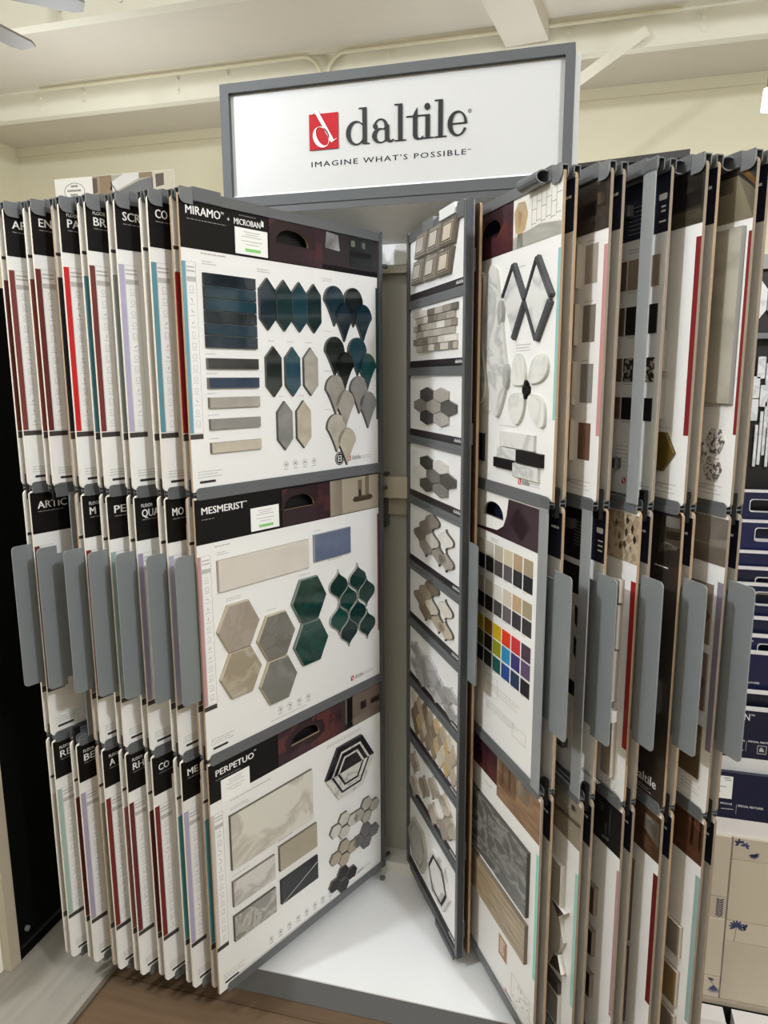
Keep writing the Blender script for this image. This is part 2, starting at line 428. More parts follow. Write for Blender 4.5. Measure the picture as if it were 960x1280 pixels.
# ============================================================ DISPLAY WINGS
LN = .641
def basis(kind, near, hinge):
    d = (hinge - near).normalized()
    o, dd = (near, d) if kind == 'L' else (hinge, -d)
    return o, math.atan2(dd.y, dd.x)
def near_of(hx, hy, nx): return Vector((nx, hy - math.sqrt(LN ** 2 - (hx - nx) ** 2)))
WING = {}
LNAMES = ['MIR', 'CO', 'SCR', 'BR', 'PA', 'EN', 'AF']
for k, (n, nx, ny) in enumerate(zip(LNAMES, (-.300, -.370, -.450, -.520, -.587, -.664, -.734), (1.420, 1.418, 1.421, 1.419, 1.421, 1.426, 1.426))):
    hx = -.04 - .08 * k; h = Vector((hx, ny + math.sqrt(LN ** 2 - (hx - nx) ** 2))); WING[n] = ('L',) + basis('L', Vector((nx, ny)), h)
for k, (n, nx) in enumerate(zip(('W2', 'W3', 'W4', 'W5', 'W6'), (.463, .547, .630, .707, .789))):
    h = Vector((.12 + .08 * k, 2.015)); WING[n] = ('R',) + basis('R', near_of(h.x, h.y, nx), h)
h = Vector((.0386, 2.048)); WING['MOS'] = ('R',) + basis('R', Vector((.249, 1.704)), h)
ordw = ['nearest', 'second', 'third', 'fourth', 'fifth', 'sixth', 'seventh']
REAR = .025
def rail(parent, name, z0, z1, kind, length, yo=0, lo=0, mid=None, tcorner='low'):
    """channel rail along the page, front and back flange, open at the outer end; lo = set back from the outer edge"""
    mb = MB()
    a, b = (lo, length) if kind == 'L' else (0, length - lo)
    cl = (1, 0, 0, 0) if kind == 'L' else (0, 1, 0, 0)
    if tcorner == 'both': cl = (1, 0, 0, 1) if kind == 'L' else (0, 1, 1, 0)
    if tcorner == 'top': cl = (0, 0, 0, 1) if kind == 'L' else (0, 0, 1, 0)
    mb.prism(rr(a, b, z0, z1, min(.009, (z1 - z0) * .42), cl), yo - .0042, yo - .0022)
    if tcorner == 'both':   # groove: lower half stands a little prouder
        zm = (z0 + z1) / 2 - .001
        mb.prism(rr(a, b, z0, zm, .006, (1, 0, 0, 0) if kind == 'L' else (0, 1, 0, 0)), yo - .0056, yo - .0042)
        mb.box(a, b, yo - .0022, yo + .0105, zm - .001, zm + .001)
        mb.prism(rr(a, b, z0, z1, .009, cl), yo + .0085, yo + .0105)
    else:
        zz = z1 - .002 if tcorner == 'low' else z0
        mb.box(a, b, yo - .0022, yo + .0105, zz, zz + .002)
        mb.prism(rr(a, b, z0, z1, .006, cl), yo + .0085, yo + .0105)
    return mb.build(name, GREY, parent)
def make_wing(key, label, length=LN, posts=(), paddle=True, clips=()):
    kind, o, ang = WING[key]
    e = empty('display_page', (o.x, o.y, ZB), ang)
    tag(e, label, 'display page', 'hinged pages of the tile rack')
    X = (lambda t: t) if kind == 'L' else (lambda t: length - t)
    def bx(mb, t0, t1, y0, y1, z0, z1): mb.box(min(X(t0), X(t1)), max(X(t0), X(t1)), y0, y1, z0, z1)
    if key != 'MOS':
        for yo in (0, REAR):
            rail(e, 'top_rail', RH - .022, RH, kind, length, yo, 0, tcorner='low')
            for k in (1, 2): rail(e, 'joint_rail', k * BH - .015, k * BH + .012, kind, length, yo, .006, tcorner='both')
            rail(e, 'bottom_rail', -.006, .018, kind, length, yo, .024, tcorner='top')
        mb = MB(); mb.prism(rr(*sorted((X(0), X(.032))), RH - .030, RH + .002, .012, (1, 0, 0, 0) if kind == 'L' else (0, 1, 0, 0)), -.0062, -.0042); mb.build('end_clip', GREYL, e)
        mb = MB(); bx(mb, .033, .105, -.006, -.0042, RH - .021, RH + .006); bx(mb, .033, .105, -.0042, .0105, RH + .0, RH + .006); mb.build('end_clip', GREY, e)
        for zz in (.10, .56, .70, 1.2, 1.33, 1.82):
            mb = MB(); bx(mb, .10, .135, .0085, REAR - .0022, zz, zz + .02); mb.build('spacer', DKGREY, e)
        for k in (1, 2):
            mb = MB(); bx(mb, .004, .020, .0105, REAR - .0056, k * BH - .03, k * BH + .03); mb.build('joint_block', BLACK, e)
    mb = MB(); bx(mb, length - .002, length + .010, -.006, REAR + .012, -.006, RH + .004); mb.build('hinge_stile', GREYD, e)
    mb = MB()
    for zz in (.01, 1.20, 1.82): mb.cyl((X(length + .010), .012, zz), (X(length + .05), .012, zz), .006, 8)
    mb.build('pivot', DKGREY, e)
    if paddle:
        mb = MB(); a, b = sorted((X(-.049 if kind == 'L' else -.064), X(.0)))
        mb.prism(rr(a, b, .782, 1.130, .010, (1, 0, 0, 1) if kind == 'L' else (0, 1, 1, 0)), .0115, .0145); bx(mb, 0, .06, .0115, .0145, .80, 1.11)
        mb.build('pull_paddle', mat('#7c8183', .3, .02, 5), e)
    for k in posts:
        p0 = .030 if key == 'EN' else .0
        mb = MB(); bx(mb, p0, p0 + .034, -.0085, -.0058, k * BH + .004, (k + 1) * BH - (.012 if k < 2 else .024)); mb.build('frame_post', mat('#8d9091', .3, .02, 5), e)
        mb = MB(); bx(mb, .0, p0 + .034, -.0075, -.0058, (k + 1) * BH - .020, (k + 1) * BH + (.010 if k < 2 else -.002)); mb.build('post_bracket', GREYD, e)
    for t0, t1 in clips:   # rolled clip on the top rail
        mb = MB(); n = 12
        xs = sorted((X(t0), X(t1)))
        P = [(-.016 + .017 * cos(a), RH - .012 + .013 * sin(a)) for a in [radians(20 + 300 * k / n) for k in range(n + 1)]]
        Q = [(-.016 + .0145 * cos(a), RH - .012 + .0105 * sin(a)) for a in [radians(20 + 300 * k / n) for k in range(n + 1)]]
        for k in range(n):
            i = len(mb.v)
            for x in xs:
                mb.v += [(x, P[k][0], P[k][1]), (x, P[k + 1][0], P[k + 1][1]), (x, Q[k + 1][0], Q[k + 1][1]), (x, Q[k][0], Q[k][1])]
            for f in ((0, 1, 2, 3), (7, 6, 5, 4), (0, 4, 5, 1), (1, 5, 6, 2), (2, 6, 7, 3), (3, 7, 4, 0)):
                mb.f.append(tuple(i + q for q in f)); mb.mi.append(0)
        mb.build('rolled_clip', GREY, e)
    return e

ROWW = ['bottom', 'middle', 'top']
class Board:
    """one sample board slotted into a page; local x right, z up, front at y=0 facing -y"""
    def __init__(s, key, row, label, rear=False, hole=None, edge=MDFP, face=WHITE, group=None, z0=None, z1=None, x0=None, x1=None, edge2=None):
        kind, o, ang = WING[key]
        s.kind = kind
        zbase = ZB + (row * BH if z0 is None else z0)
        s.h = (BH - .010) if z0 is None else z1 - z0
        yo = REAR if rear else 0
        off = Vector((-sin(ang), cos(ang))) * yo
        s.e = empty('sample_board', (o.x + off.x, o.y + off.y, zbase), ang)
        tag(s.e, label, 'sample board', group or ('tile sample boards on the left pages' if kind == 'L' else 'tile sample boards on the right pages'))
        s.x0, s.x1 = (0.0, .635) if kind == 'L' else (.006, .641)
        if x0 is not None: s.x0, s.x1 = x0, x1
        s.hole = hole
        edge = MDFR if (kind == 'R' and edge is MDFP) else edge
        s.slab('panel', s.x0, s.x1, .003, s.h, 0, .006, [face, edge], 1, r=.010)
    def slab(s, name, x0, x1, z0, z1, y0, y1, mats, smi=0, r=0):
        mb = MB()
        if s.hole and x0 < s.hole[0] < x1 and z0 < s.hole[1] + .01 < z1:
            hx, hz, hw, hh = s.hole
            arc = [(hx + hw / 2 * cos(a), hz + hh * sin(a) ** .8) for a in [pi * k / 16 for k in range(17)]]
            left = [(x0, z0), (hx, z0), (hx, hz)] + [(hx - hw / 2, hz)] + arc[::-1][1:9] + [(hx, z1), (x0, z1)]
            right = [(hx, z0), (x1, z0), (x1, z1), (hx, z1)] + arc[::-1][8:] + [(hx, hz)]
            nl = len(left)
            mb.prism(left, y0, y1, 0, smi, skip=(1, nl - 3)); mb.prism(right, y0, y1, 0, smi, skip=(3, len(right) - 1))
        elif r: mb.prism(rr(x0, x1, z0, z1, r), y0, y1, 0, smi)
        else: mb.box(x0, x1, y0, y1, z0, z1, 0, smi)
        return mb.build(name, mats, s.e)
    def pr(s, name, x0, x1, z0, z1, M, lay=1): # printed patch
        return s.slab(name, x0, x1, z0, z1, -.0005 * lay, -.0005 * (lay - 1), [M])
    def poly(s, name, polys, mats, y0, y1, bev=0):
        mb = MB()
        for p, k in polys: mb.prism(p, y0, y1, k, bev=bev)
        return mb.build(name, mats, s.e)
    def tile(s, pts, M, th=.007, bev=.0012, name='tile', side=None):
        mb = MB(); mb.prism(pts, -th, 0, 0, 1 if side else 0, bev=bev); return mb.build(name, [M, side] if side else M, s.e)
    def rect(s, x0, x1, z0, z1, M, th=.007, bev=.0012, name='tile', side=None): return s.tile([(x0, z0), (x1, z0), (x1, z1), (x0, z1)], M, th, bev, name, side)
    def txt(s, t, x, z, h, M=LETW, width=None, name='lettering', lay=2, **k): return text(t, x, z, h, -.0005 * lay + .0004, M, s.e, name, width, **k)
    def lines(s, x0, x1, z, n=2, dz=.005, h=.0016, M=INKL, name='small_print'):
        mb = MB(); R = random.Random(int(x0 * 999 + z * 777))
        for k in range(n):
            x = x0; end = x1 - (x1 - x0) * .3 * R.random()
            while x < end:
                w_ = .004 + .008 * R.random(); mb.box(x, min(x + w_, end), -.0006, 0, z - k * dz, z - k * dz + h); x += w_ + .002
        return mb.build(name, M, s.e)
    def icons(s, xs, z, r=.0075):
        mb = MB()
        for i, x in enumerate(xs):
            o_, i_ = ring(x, z, r, r, .0008, 16); add_ring(mb, o_, i_, -.0006, 0)
            mb.prism(rot_pts([(-.002, -.003), (.002, -.003), (.003, .001), (0, .0035), (-.002, .001)], i * 1.1, (x, z)), -.0006, 0)
            mb.box(x - .007, x + .007, -.0006, 0, z - r - .0048, z - r - .0036)
        return mb.build('feature_icons', INKG, s.e)
    def logo(s, x, z, h=.014, col=INKG):
        mb = MB(); mb.box(x, x + h * .85, -.0006, 0, z, z + h); e = mb.build('printed_emblem', mat('#c02032', .5), s.e)
        mb = MB(); mb.prism(rot_pts([(-.0012, -h * .45), (.0012, -h * .45), (.0012, h * .5), (-.0012, h * .5)], .5, (x + h * .45, z + h * .5)), -.0009, -.0006); mb.build('emblem_letter', LETW, e)
        s.txt('daltile', x + h * 1.15, z + .002, h * .85, col, width=h * 2.6, name='printed_wordmark')
        s.lines(x + h * 4, x + h * 7, z + .008, 2, .005)
    def spec(s, stripe, w_=.011, box=.030, fine=True, top=.49, bot=.132):
        s.pr('colour_stripe', 0, w_, bot + .002, top, mat(stripe, .5, .06, 20))
        mb = MB(); add_outline(mb, w_ + .001, w_ + box, bot + .002, top - .0, .0006, -.0006, 0)
        mb.box(w_ + .003, w_ + box - .003, -.0006, 0, top - .020, top - .017); mb.box(w_ + .003, w_ + box - .004, -.0006, 0, top - .012, top - .009)
        mb.box(w_ + .0016, w_ + box - .0006, -.0007, 0, top - .040, top - .030)
        R = random.Random(int(stripe[1:], 16)); z = top - .054; xc = w_ + box / 2
        while z > bot + .014:
            c = R.random()
            if c < .45: o_, i_ = ring(xc, z, .005, .005, .0007, 10); add_ring(mb, o_, i_, -.0006, 0)
            elif c < .75: add_outline(mb, xc - .005, xc + .005, z - .005, z + .005, .0007, -.0006, 0)
            else: mb.prism(rot_pts([(-.004, -.001), (.004, -.001), (.004, .001), (-.004, .001)], R.random() * 3, (xc, z)), -.0006, 0)
            mb.box(xc - .007, xc + .007, -.0006, 0, z - .0092, z - .0082)
            z -= .0235
        mb.build('specification_strip', INKL, s.e)
        s.pr('strip_label', 0, w_ + box - .001, bot - .011, bot, mat('#3c3735', .5))
    def foot(s):
        s.lines(.014, .085, .046, 3, .006)
        mb = MB(); mb.prism(rr(.018, .062, .021, .0265, .0026, n=3), -.0006, 0); mb.build('printed_pill', INK, s.e)
    def purple(s, x0, x1, z0, z1):
        """faceted dark burgundy print"""
        g0 = s.slab('printed_pattern', x0, x1, z0, z1, -.0010, -.0005, [PURP[0]])
        mb = MB(); n = max(3, int((x1 - x0) / .024)); R = random.Random(3); m_ = 5
        g = [[(x0 + (x1 - x0) * i / n + (0 if i in (0, n) else R.uniform(-.005, .005)), z0 + (z1 - z0) * j / m_ + (0 if j in (0, m_) else R.uniform(-.004, .004))) for j in range(m_ + 1)] for i in range(n + 1)]
        hz = s.hole; big = {}
        for i in range(n):
            for j in range(m_):
                a, b, c, d = g[i][j], g[i + 1][j], g[i + 1][j + 1], g[i][j + 1]
                for w_, t in enumerate(((a, b, c), (a, c, d))):
                    if hz and any(abs(p[0] - hz[0]) < hz[2] / 2 + .003 and hz[1] - .003 < p[1] < hz[1] + hz[3] + .003 for p in t): continue
                    key = ((i + w_) // 3, (j + i // 2) // 2)
                    if key not in big: big[key] = R.randrange(len(PURP))
                    mb.prism(list(t), -.0012, -.0010, big[key])
        return mb.build('facets', PURP, g0)
    def header(s, z=.517, M=None, x0=None, x1=None): return s.pr('header', s.x0 if x0 is None else x0, s.x1 if x1 is None else x1, z, s.h - .004, M or BLACK)
    def price(s, x0, x1, z0, z1, green=True):
        mb = MB(); mb.box(x0, x1, -.0016, -.0006, z0, z1); t = mb.build('price_card', mat('#f6f5f2', .4), s.e)
        mb = MB(); xm = (x0 + x1) / 2; ww = x1 - x0; hh = z1 - z0
        for k, (a, q) in enumerate(((.25, .85), (.2, .76), (.3, .67), (.32, .5), (.2, .38))):
            mb.box(xm - a * ww, xm + a * ww, -.002, -.0016, z0 + q * hh, z0 + q * hh + .0014)
        mb.build('card_print', INKL, t)
        if green: mb = MB(); mb.box(xm - .02, xm + .025, -.002, -.0016, z0 + .12 * hh, z0 + .24 * hh); mb.build('green_highlight', mat('#8fd07a', .5), t)

# ---------------- page one on the left: three fully seen boards
make_wing('MIR', 'nearest left page, facing us with three full boards of teal, green and marble tiles')
TEALS = [mat(h, .12, .3, 40, coat=.3, bump=.15) for h in ('#091c24', '#12303b', '#0c3440', '#0e1a1e', '#122d3a', '#10242f')]
HOLE = (.320, .560, .108, .034)
b = Board('MIR', 2, 'top board of the nearest left page with dark teal bars, pointed pickets and fan tiles', hole=HOLE, edge=MDF)
b.header(); b.purple(.245, .42, .519, .612)
b.poly('photo', [([(.42, .519), (.634, .519), (.634, .614), (.42, .614)], 0), ([(.432, .57), (.486, .567), (.48, .605), (.437, .609)], 1), ([(.52, .535), (.62, .535), (.62, .612), (.52, .612)], 2), ([(.525, .56), (.61, .56), (.61, .575), (.525, .575)], 0), ([(.53, .585), (.545, .585), (.545, .60), (.53, .60)], 3), ([(.57, .585), (.585, .585), (.585, .60), (.57, .60)], 3), ([(.42, .519), (.634, .519), (.634, .53), (.42, .53)], 4)],
       [mat('#2b2024', .4), mat('#e6e6e6', .5), mat('#38403f', .4), mat('#8b8a80', .5), mat('#191415', .5)], -.0009, -.0005)
b.txt('MIRAMO', .0155, .5855, .0165, width=.090, bold=.0009); b.txt('TM', .107, .597, .005, width=.008)
b.txt('+', .124, .585, .010); b.txt('MICROBAN', .143, .5835, .0125, width=.076, bold=.0005)
b.lines(.018, .13, .575, 1, M=INKG); b.lines(.158, .212, .603, 1, M=INKG)
mb = MB(); mb.prism([(.222, .588), (.229, .588), (.229, .599), (.222, .602)], -.001, -.0005); mb.build('printed_emblem', LETW, b.e)
b.price(.144, .239, .522, .578)
b.lines(.05, .13, .509, 1, h=.003); b.lines(.052, .09, .494, 2); b.lines(.205, .25, .494, 2); b.lines(.42, .455, .494, 2)
b.spec('#6a9bab', .009, .026, bot=.130)
for k in range(6):
    z = .459 - .0262 * k
    b.rect(.050, .195, z - .0125, z + .012, TEALS[k], side=INK)
BARS = ['#33322f', '#27374c', '#a39b91', '#8b8781', '#bfb6a4']
for k, (z, c) in enumerate(zip((.282, .240, .197, .150, .098), BARS)):
    b.rect(.050, .196, z - .012, z + .011, mat(c, .15, .16, 30, coat=.3), side=mat('#6e675e', .6)); b.lines(.05, .085, z + .019, 1, h=.0016)
PK = ['#0a222b', '#0a2b2c', '#093540', '#092424', '#1a211c', '#1f4452', '#a69f94', '#83827e', '#b5ab98']
for (x, zt), c in zip(((.230, .478), (.282, .478), (.333, .478), (.383, .478), (.243, .324), (.305, .324), (.367, .324), (.274, .195), (.338, .195)), PK):
    zb = zt - .119; b.tile([(x, zb), (x + .0248, zb + .026), (x + .0248, zt - .026), (x, zt), (x - .0248, zt - .026), (x - .0248, zb + .026)], mat(c, .12, .3, 35, coat=.3), side=mat('#4b4a46', .5)); 
for x in (.232, .294, .356, .26, .325): b.lines(x, x + .025, .335 if x < .25 or .29 < x < .3 or x > .35 else .2055, 1)
def fan(x, zt):
    r = .037; P = [(x + r * cos(a), zt - r + r * sin(a)) for a in [pi * k / 14 for k in range(15)]]
    for sg, ts in ((-1, range(1, 9)), (1, range(7, 0, -1))):
        for t in ts:
            t /= 8; u = 1 - t
            P.append((x + sg * (u * u * r + 2 * u * t * r * .55), zt - r - (2 * u * t * r * .5 + t * t * r * 1.72)))
    return P
FN = ['#092a34', '#131a1a', '#09202c', '#0a2a35', '#161f1d', '#173a46', '#101614', '#1c4344', '#9a9389', '#85827e', '#a49c92', '#7e7c79', '#b2ab9e', '#bab19f']
for (x, zt), c in zip(((.457, .480), (.531, .481), (.494, .442), (.568, .442), (.456, .354), (.545, .355), (.492, .317), (.584, .315), (.456, .257), (.550, .254), (.493, .218), (.586, .213), (.458, .157), (.497, .119)), FN):
    b.tile(fan(x, zt), mat(c, .12, .25, 35, coat=.3), name='tile', bev=.001, side=mat('#4b4a46', .5))
for z in (.366, .266, .168): b.lines(.42, .45, z, 1)
b.icons((.278, .310, .343, .376), .040)
mb = MB(); mb.prism([(.473 + .018 * cos(2 * pi * k / 24), .038 + .018 * sin(2 * pi * k / 24)) for k in range(24)], -.0007, 0); e = mb.build('round_badge', INK, b.e)
mb = MB(); o_, i_ = ring(.473, .038, .0155, .0155, .001, 20); add_ring(mb, o_, i_, -.0011, -.0007); add_outline(mb, .466, .480, .030, .046, .002, -.0011, -.0007); mb.box(.468, .478, -.0011, -.0007, .037, .039); mb.build('badge_print', LETW, e)
b.logo(.506, .029); b.foot()
b.pr('colour_stripe', .628, .635, .135, .49, mat('#1f4a52', .5))

b = Board('MIR', 1, 'middle board of the nearest left page with hexagon tiles and dark green lantern tiles', hole=HOLE, edge=MDF)
b.header(); b.purple(.26, .433, .519, .612)
b.poly('photo', [([(.433, .519), (.634, .519), (.634, .614), (.433, .614)], 0), ([(.434, .519), (.48, .519), (.48, .614), (.434, .614)], 1), ([(.53, .545), (.60, .545), (.61, .552), (.60, .560), (.53, .560), (.522, .552)], 2), ([(.545, .556), (.562, .556), (.562, .605), (.545, .605)], 3), ([(.575, .556), (.592, .556), (.592, .614), (.575, .614)], 3), ([(.549, .558), (.558, .558), (.558, .578), (.549, .578)], 4)],
       [mat('#a89c8a', .5, .08, 12), mat('#b7aa97', .5, .1, 12), mat('#4c3a28', .5), mat('#8d7d66', .4), mat('#2a2018', .5)], -.0009, -.0005)
b.txt('MESMERIST', .0175, .5845, .0155, width=.122, bold=.0009); b.txt('TM', .141, .597, .004, width=.007); b.lines(.018, .06, .572, 1, M=INKG)
b.price(.158, .248, .523, .579)
b.lines(.05, .10, .505, 1, h=.003); b.lines(.055, .09, .49, 2); b.lines(.37, .40, .489, 1); b.lines(.42, .49, .405, 2); b.lines(.075, .12, .376, 2); b.lines(.20, .235, .316, 1); b.lines(.315, .36, .381, 1)
b.spec('#b98d92', .009, .027, bot=.133)
b.rect(.051, .345, .399, .474, mat('#d6cec4', .15, .08, 14, coat=.3), side=mat('#aaa094', .6), bev=.002)
b.rect(.364, .507, .408, .481, mat('#626d86', .2, .12, 40, coat=.3), side=mat('#8d8d90', .6), bev=.002)
def hexa(x, z, rx, rz=None, a0=0):
    rz = rz or rx; return [(x + rx * cos(a0 + pi / 3 * k), z + rz * sin(a0 + pi / 3 * k)) for k in range(6)]
for (x, z), c, c2 in zip(((.105, .305), (.107, .188), (.223, .248), (.226, .129), (.341, .314), (.345, .195)), ('#a3968a', '#a0947f', '#77736b', '#74746f', '#0f3a33', '#0e3f36'), ('#998d7e', '#b5aa97', '#6b675f', '#85847c', '#0c2c28', '#10332d')):
    b.tile(hexa(x, z, .0635, .0665), mat(c, .12, .1, 12, kind='marble', col2=c2, coat=.35), side=mat('#b4a992' if c[1] in 'a7' else '#6d7a72', .6), bev=.002, th=.009)
def lantern(x, z, w_=.071, h_=.091):
    H = [(max(0, .5 * (1 - u) + .075 * sin(2 * pi * u)) if u < 1 else 0, .5 * u) for u in [1 - k / 16 for k in range(17)]]
    q = [(a, c) for a, c in H] + [(a, -c) for a, c in H[:-1][::-1]]
    q += [(-a, c) for a, c in q[1:-1][::-1]]
    return [(x + a * w_, z + c * h_) for a, c in q]
for (x, zt), c in zip(((.455, .371), (.534, .374), (.493, .325), (.572, .328), (.455, .276), (.532, .276), (.495, .230), (.574, .230)), ('#0d2f2d', '#0d3532', '#0c3a34', '#08302c', '#0d453b', '#0b2f2d', '#0c2b2b', '#093330')):
    b.tile(lantern(x, zt - .047), mat(c, .1, .3, 40, coat=.3), name='tile', bev=.001, side=mat('#9d9b95', .6))
b.icons((.233, .266, .300, .334), .044); b.logo(.506, .029); b.foot(); b.lines(.20, .37, .022, 1)
b.pr('colour_stripe', .628, .635, .148, .498, mat('#7e4f57', .5))

b = Board('MIR', 0, 'bottom board of the nearest left page with white marble, black hexagon and black slab tiles', hole=HOLE, edge=MDF)
b.header(.521); b.purple(.22, .462, .523, .613)
b.poly('photo', [([(.463, .523), (.634, .523), (.634, .614), (.463, .614)], 0), ([(.463, .523), (.51, .523), (.51, .614), (.463, .614)], 1), ([(.478, .54), (.486, .54), (.486, .614), (.478, .614)], 2), ([(.515, .523), (.634, .523), (.634, .553), (.50, .545)], 3), ([(.545, .560), (.57, .560), (.57, .585), (.545, .585)], 1), ([(.59, .562), (.63, .562), (.63, .58), (.59, .58)], 4)],
       [mat('#6f5f54', .5, .2, 20), mat('#2c2325', .5), mat('#c2bbb0', .5), mat('#9a8a7c', .5), mat('#352a28', .5)], -.0009, -.0005)
b.txt('PERPETUO', .020, .5845, .0155, width=.118, bold=.0009); b.txt('TM', .139, .600, .004, width=.007); b.lines(.02, .10, .574, 1, M=INKG)
b.price(.034, .122, .510, .569, False)
b.lines(.06, .20, .502, 1, h=.0025); b.lines(.06, .12, .482, 2); b.lines(.21, .27, .312, 1); b.lines(.055, .12, .299, 1); b.lines(.40, .58, .503, 2)
b.spec('#c9bdb6', .008, .028, bot=.133)
b.rect(.052, .336, .320, .467, mat('#d8d4c9', .2, .1, 6, kind='marble', col2='#b9b3a6'), side=mat('#5c574d', .6))
b.rect(.208, .349, .227, .300, mat('#a89f8c', .25, .12, 12), side=mat('#6c6557', .6))
b.rect(.052, .192, .218, .288, mat('#cfcac4', .2, .1, 9, kind='marble', col2='#aaa59f'), side=mat('#777069', .6))
b.rect(.051, .192, .121, .192, mat('#8c8982', .25, .2, 25, kind='marble', col2='#b5b2a9'), side=mat('#56524c', .6))
b.rect(.210, .350, .128, .199, mat('#101014', .12, .1, 20), side=INK)
mb = MB(); mb.prism([(.212, .131), (.2155, .131), (.349, .180), (.349, .1825)], -.0074, -.007); mb.build('tile_vein', mat('#b7b4b2', .3), b.e)
# nested black and white hexagon
hx, hz, R0 = .492, .405, .104
cols = ['#14141a', '#d8d6d2']
for i, (ra, rb) in enumerate(((1, .80), (.80, .72), (.72, .56), (.56, .48), (.48, 0))):
    mb = MB()
    for k in range(6):
        o1, o2 = [(hx + R0 * ra * cos(pi / 3 * q), hz + R0 * .88 * ra * sin(pi / 3 * q)) for q in (k, k + 1)]
        i1, i2 = [(hx + R0 * rb * cos(pi / 3 * q), hz + R0 * .88 * rb * sin(pi / 3 * q)) for q in (k, k + 1)]
        up = k < 3
        mi = (i % 2) if up else 1 - (i % 2)
        mb.prism([o1, o2, i2, i1] if rb > 0 else [o1, o2, (hx, hz)], -.0085, 0, mi)
    mb.build('tile', [mat('#14141a', .15, .1, 10), mat('#d5d2cc', .2, .1, 14, kind='marble', col2='#aaa7a2')], b.e)
for (x, z), c in zip(((.461, .252), (.437, .252 - .02), (.487, .212 + .02)), '012'): pass
CL = [((.463, .232), '#cfcac2', '#c4bfb6', 4), ((.563, .232), '#b0aba0', '#a6a196', 4), ((.56, .148), '#706f6e', '#66656a', 4), ((.461, .145), '#b0a593', '#aaa08c', 4), ((.455, .062), '#15151a', '#1d1d22', 4)]
for (x, z), c, c2, n in CL:
    for dx, dz in ((-.022, .0385 * .5 + .02), (-.044 + .002, -.002), (.022, .0155), (-.002, -.0235 + .0)):
        pass
    r = .0248
    for dx, dz in ((0, .0215), (-.037, 0), (.037, 0), (0, -.0215)):
        b.tile(hexa(x + dx, z + dz, r, r * .86), mat(c, .2, .1, 14, kind='marble', col2=c2), th=.006, bev=.001, side=mat('#5e5a54', .6))
b.icons((.174, .207, .240, .274, .306, .339, .371, .403), .045); b.logo(.506, .036, .012); b.foot(); b.lines(.06, .40, .020, 1)

# ---------------- the other left pages, front boards seen as narrow strips
make_wing('CO', 'second left page counted from the open nearest one, top board striped teal')
make_wing('SCR', 'third left page counted from the open nearest one, top board striped lavender')
make_wing('BR', 'fourth left page counted from the open nearest one, top board striped dark red')
make_wing('PA', 'fifth left page counted from the open nearest one, top board striped bright red')
make_wing('EN', 'sixth left page counted from the nearest, its middle an empty frame with bare post', posts=(1,))
make_wing('AF', 'seventh and outermost left page, next to the black cabinet side')
# (title, small word above, stripe, box) top / middle / bottom
LEFT = {
 'CO': [('CO', None, '#5c8f9d'), ('MO', None, '#b6b3cc'), ('ME', None, '#aea7c2')],
 'SCR': [('SCRA', None, '#b1aac6'), ('QUA', 'FLOOR', '#9d93ae'), ('CO', None, '#6e1f22')],
 'BR': [('BR', 'FLOOR', '#6d2c28'), ('PE', None, '#93a8a2'), ('RHE', 'FLOOR', '#63242c')],
 'PA': [('PA', 'FLOOR', '#c3141c'), ('M', 'FLOOR', '#7d2a26'), ('A', 'FLOOR', '#71231f')],
 'EN': [('EN', None, '#5f211c'), None, ('BE', 'FLOOR', '#a79fb8')],
 'AF': [('AF', None, '#74322c'), ('ARTIC', None, '#6a2e29'), ('RE', 'FLOOR', '#9fb6ae')]}
REARS = {'MIR': ('#8e1a1e', '#7c6a63', '#5d97a4'), 'CO': ('#c8c2ba', '#8f8c96', '#4f8b90'), 'SCR': ('#8b938f', '#a7b4ba', '#511b1c'), 'BR': ('#4c7f8c', '#b7b4ae', '#8c5a5c'),
         'PA': ('#10131f', '#837b74', '#8f8c80'), 'EN': ('#7a3a2e', '#92908a', '#571c1c'), 'AF': ('#5a2620', '#a19a90', '#b6b0a8')}
STN = {'#5c8f9d': 'teal', '#b6b3cc': 'pale lavender', '#aea7c2': 'lavender', '#b1aac6': 'lavender', '#9d93ae': 'greyed lavender', '#6e1f22': 'dark red', '#6d2c28': 'brownish red', '#93a8a2': 'grey green', '#63242c': 'wine red', '#c3141c': 'bright red', '#7d2a26': 'brownish red', '#71231f': 'dark red', '#5f211c': 'dark brown', '#a79fb8': 'lavender', '#74322c': 'reddish brown', '#6a2e29': 'reddish brown', '#9fb6ae': 'pale teal'}
TN = ['#8b857b', '#6f6a62', '#a39c90', '#5c564e', '#b5aea3', '#4b4640']
for wi, key in enumerate(LNAMES[1:]):
    for r_, it in zip((2, 1, 0), LEFT[key]):
        if it is None: continue
        title, small, st = it
        b = Board(key, r_, '%s board of the %s left page with black header and %s edge stripe' % (ROWW[r_], ordw[wi + 1], STN[st]), edge=MDFP)
        b.header(.520)
        b.txt(title, .0165, .573 if small else .580, .017, width=.0150 * len(title), bold=.0009, name='title_lettering')
        if small: b.txt(small, .0165, .5955, .0075, width=.030, name='small_lettering')
        b.lines(.017, .10, .566 if small else .572, 1, M=INKG)
        b.spec(st, .0125, .034)
        b.foot()
        R = random.Random(wi * 7 + r_)
        for i in range(3):
            for j in range(3):
                x = .15 + .16 * i; z = .40 - .125 * j
                c = R.choice(TN); b.rect(x, x + .13, z - .045, z + .045, mat(c, .3, .12, 20), side=mat('#7a746a', .6))
        if title in ('CO', 'ME', 'MO') and r_ < 2:
            b.price(.052, .14, .500, .556, False)
        if title == 'QUA': b.rect(.105, .135, .05, .105, mat('#8d7458', .4, .2, 200), th=.004)
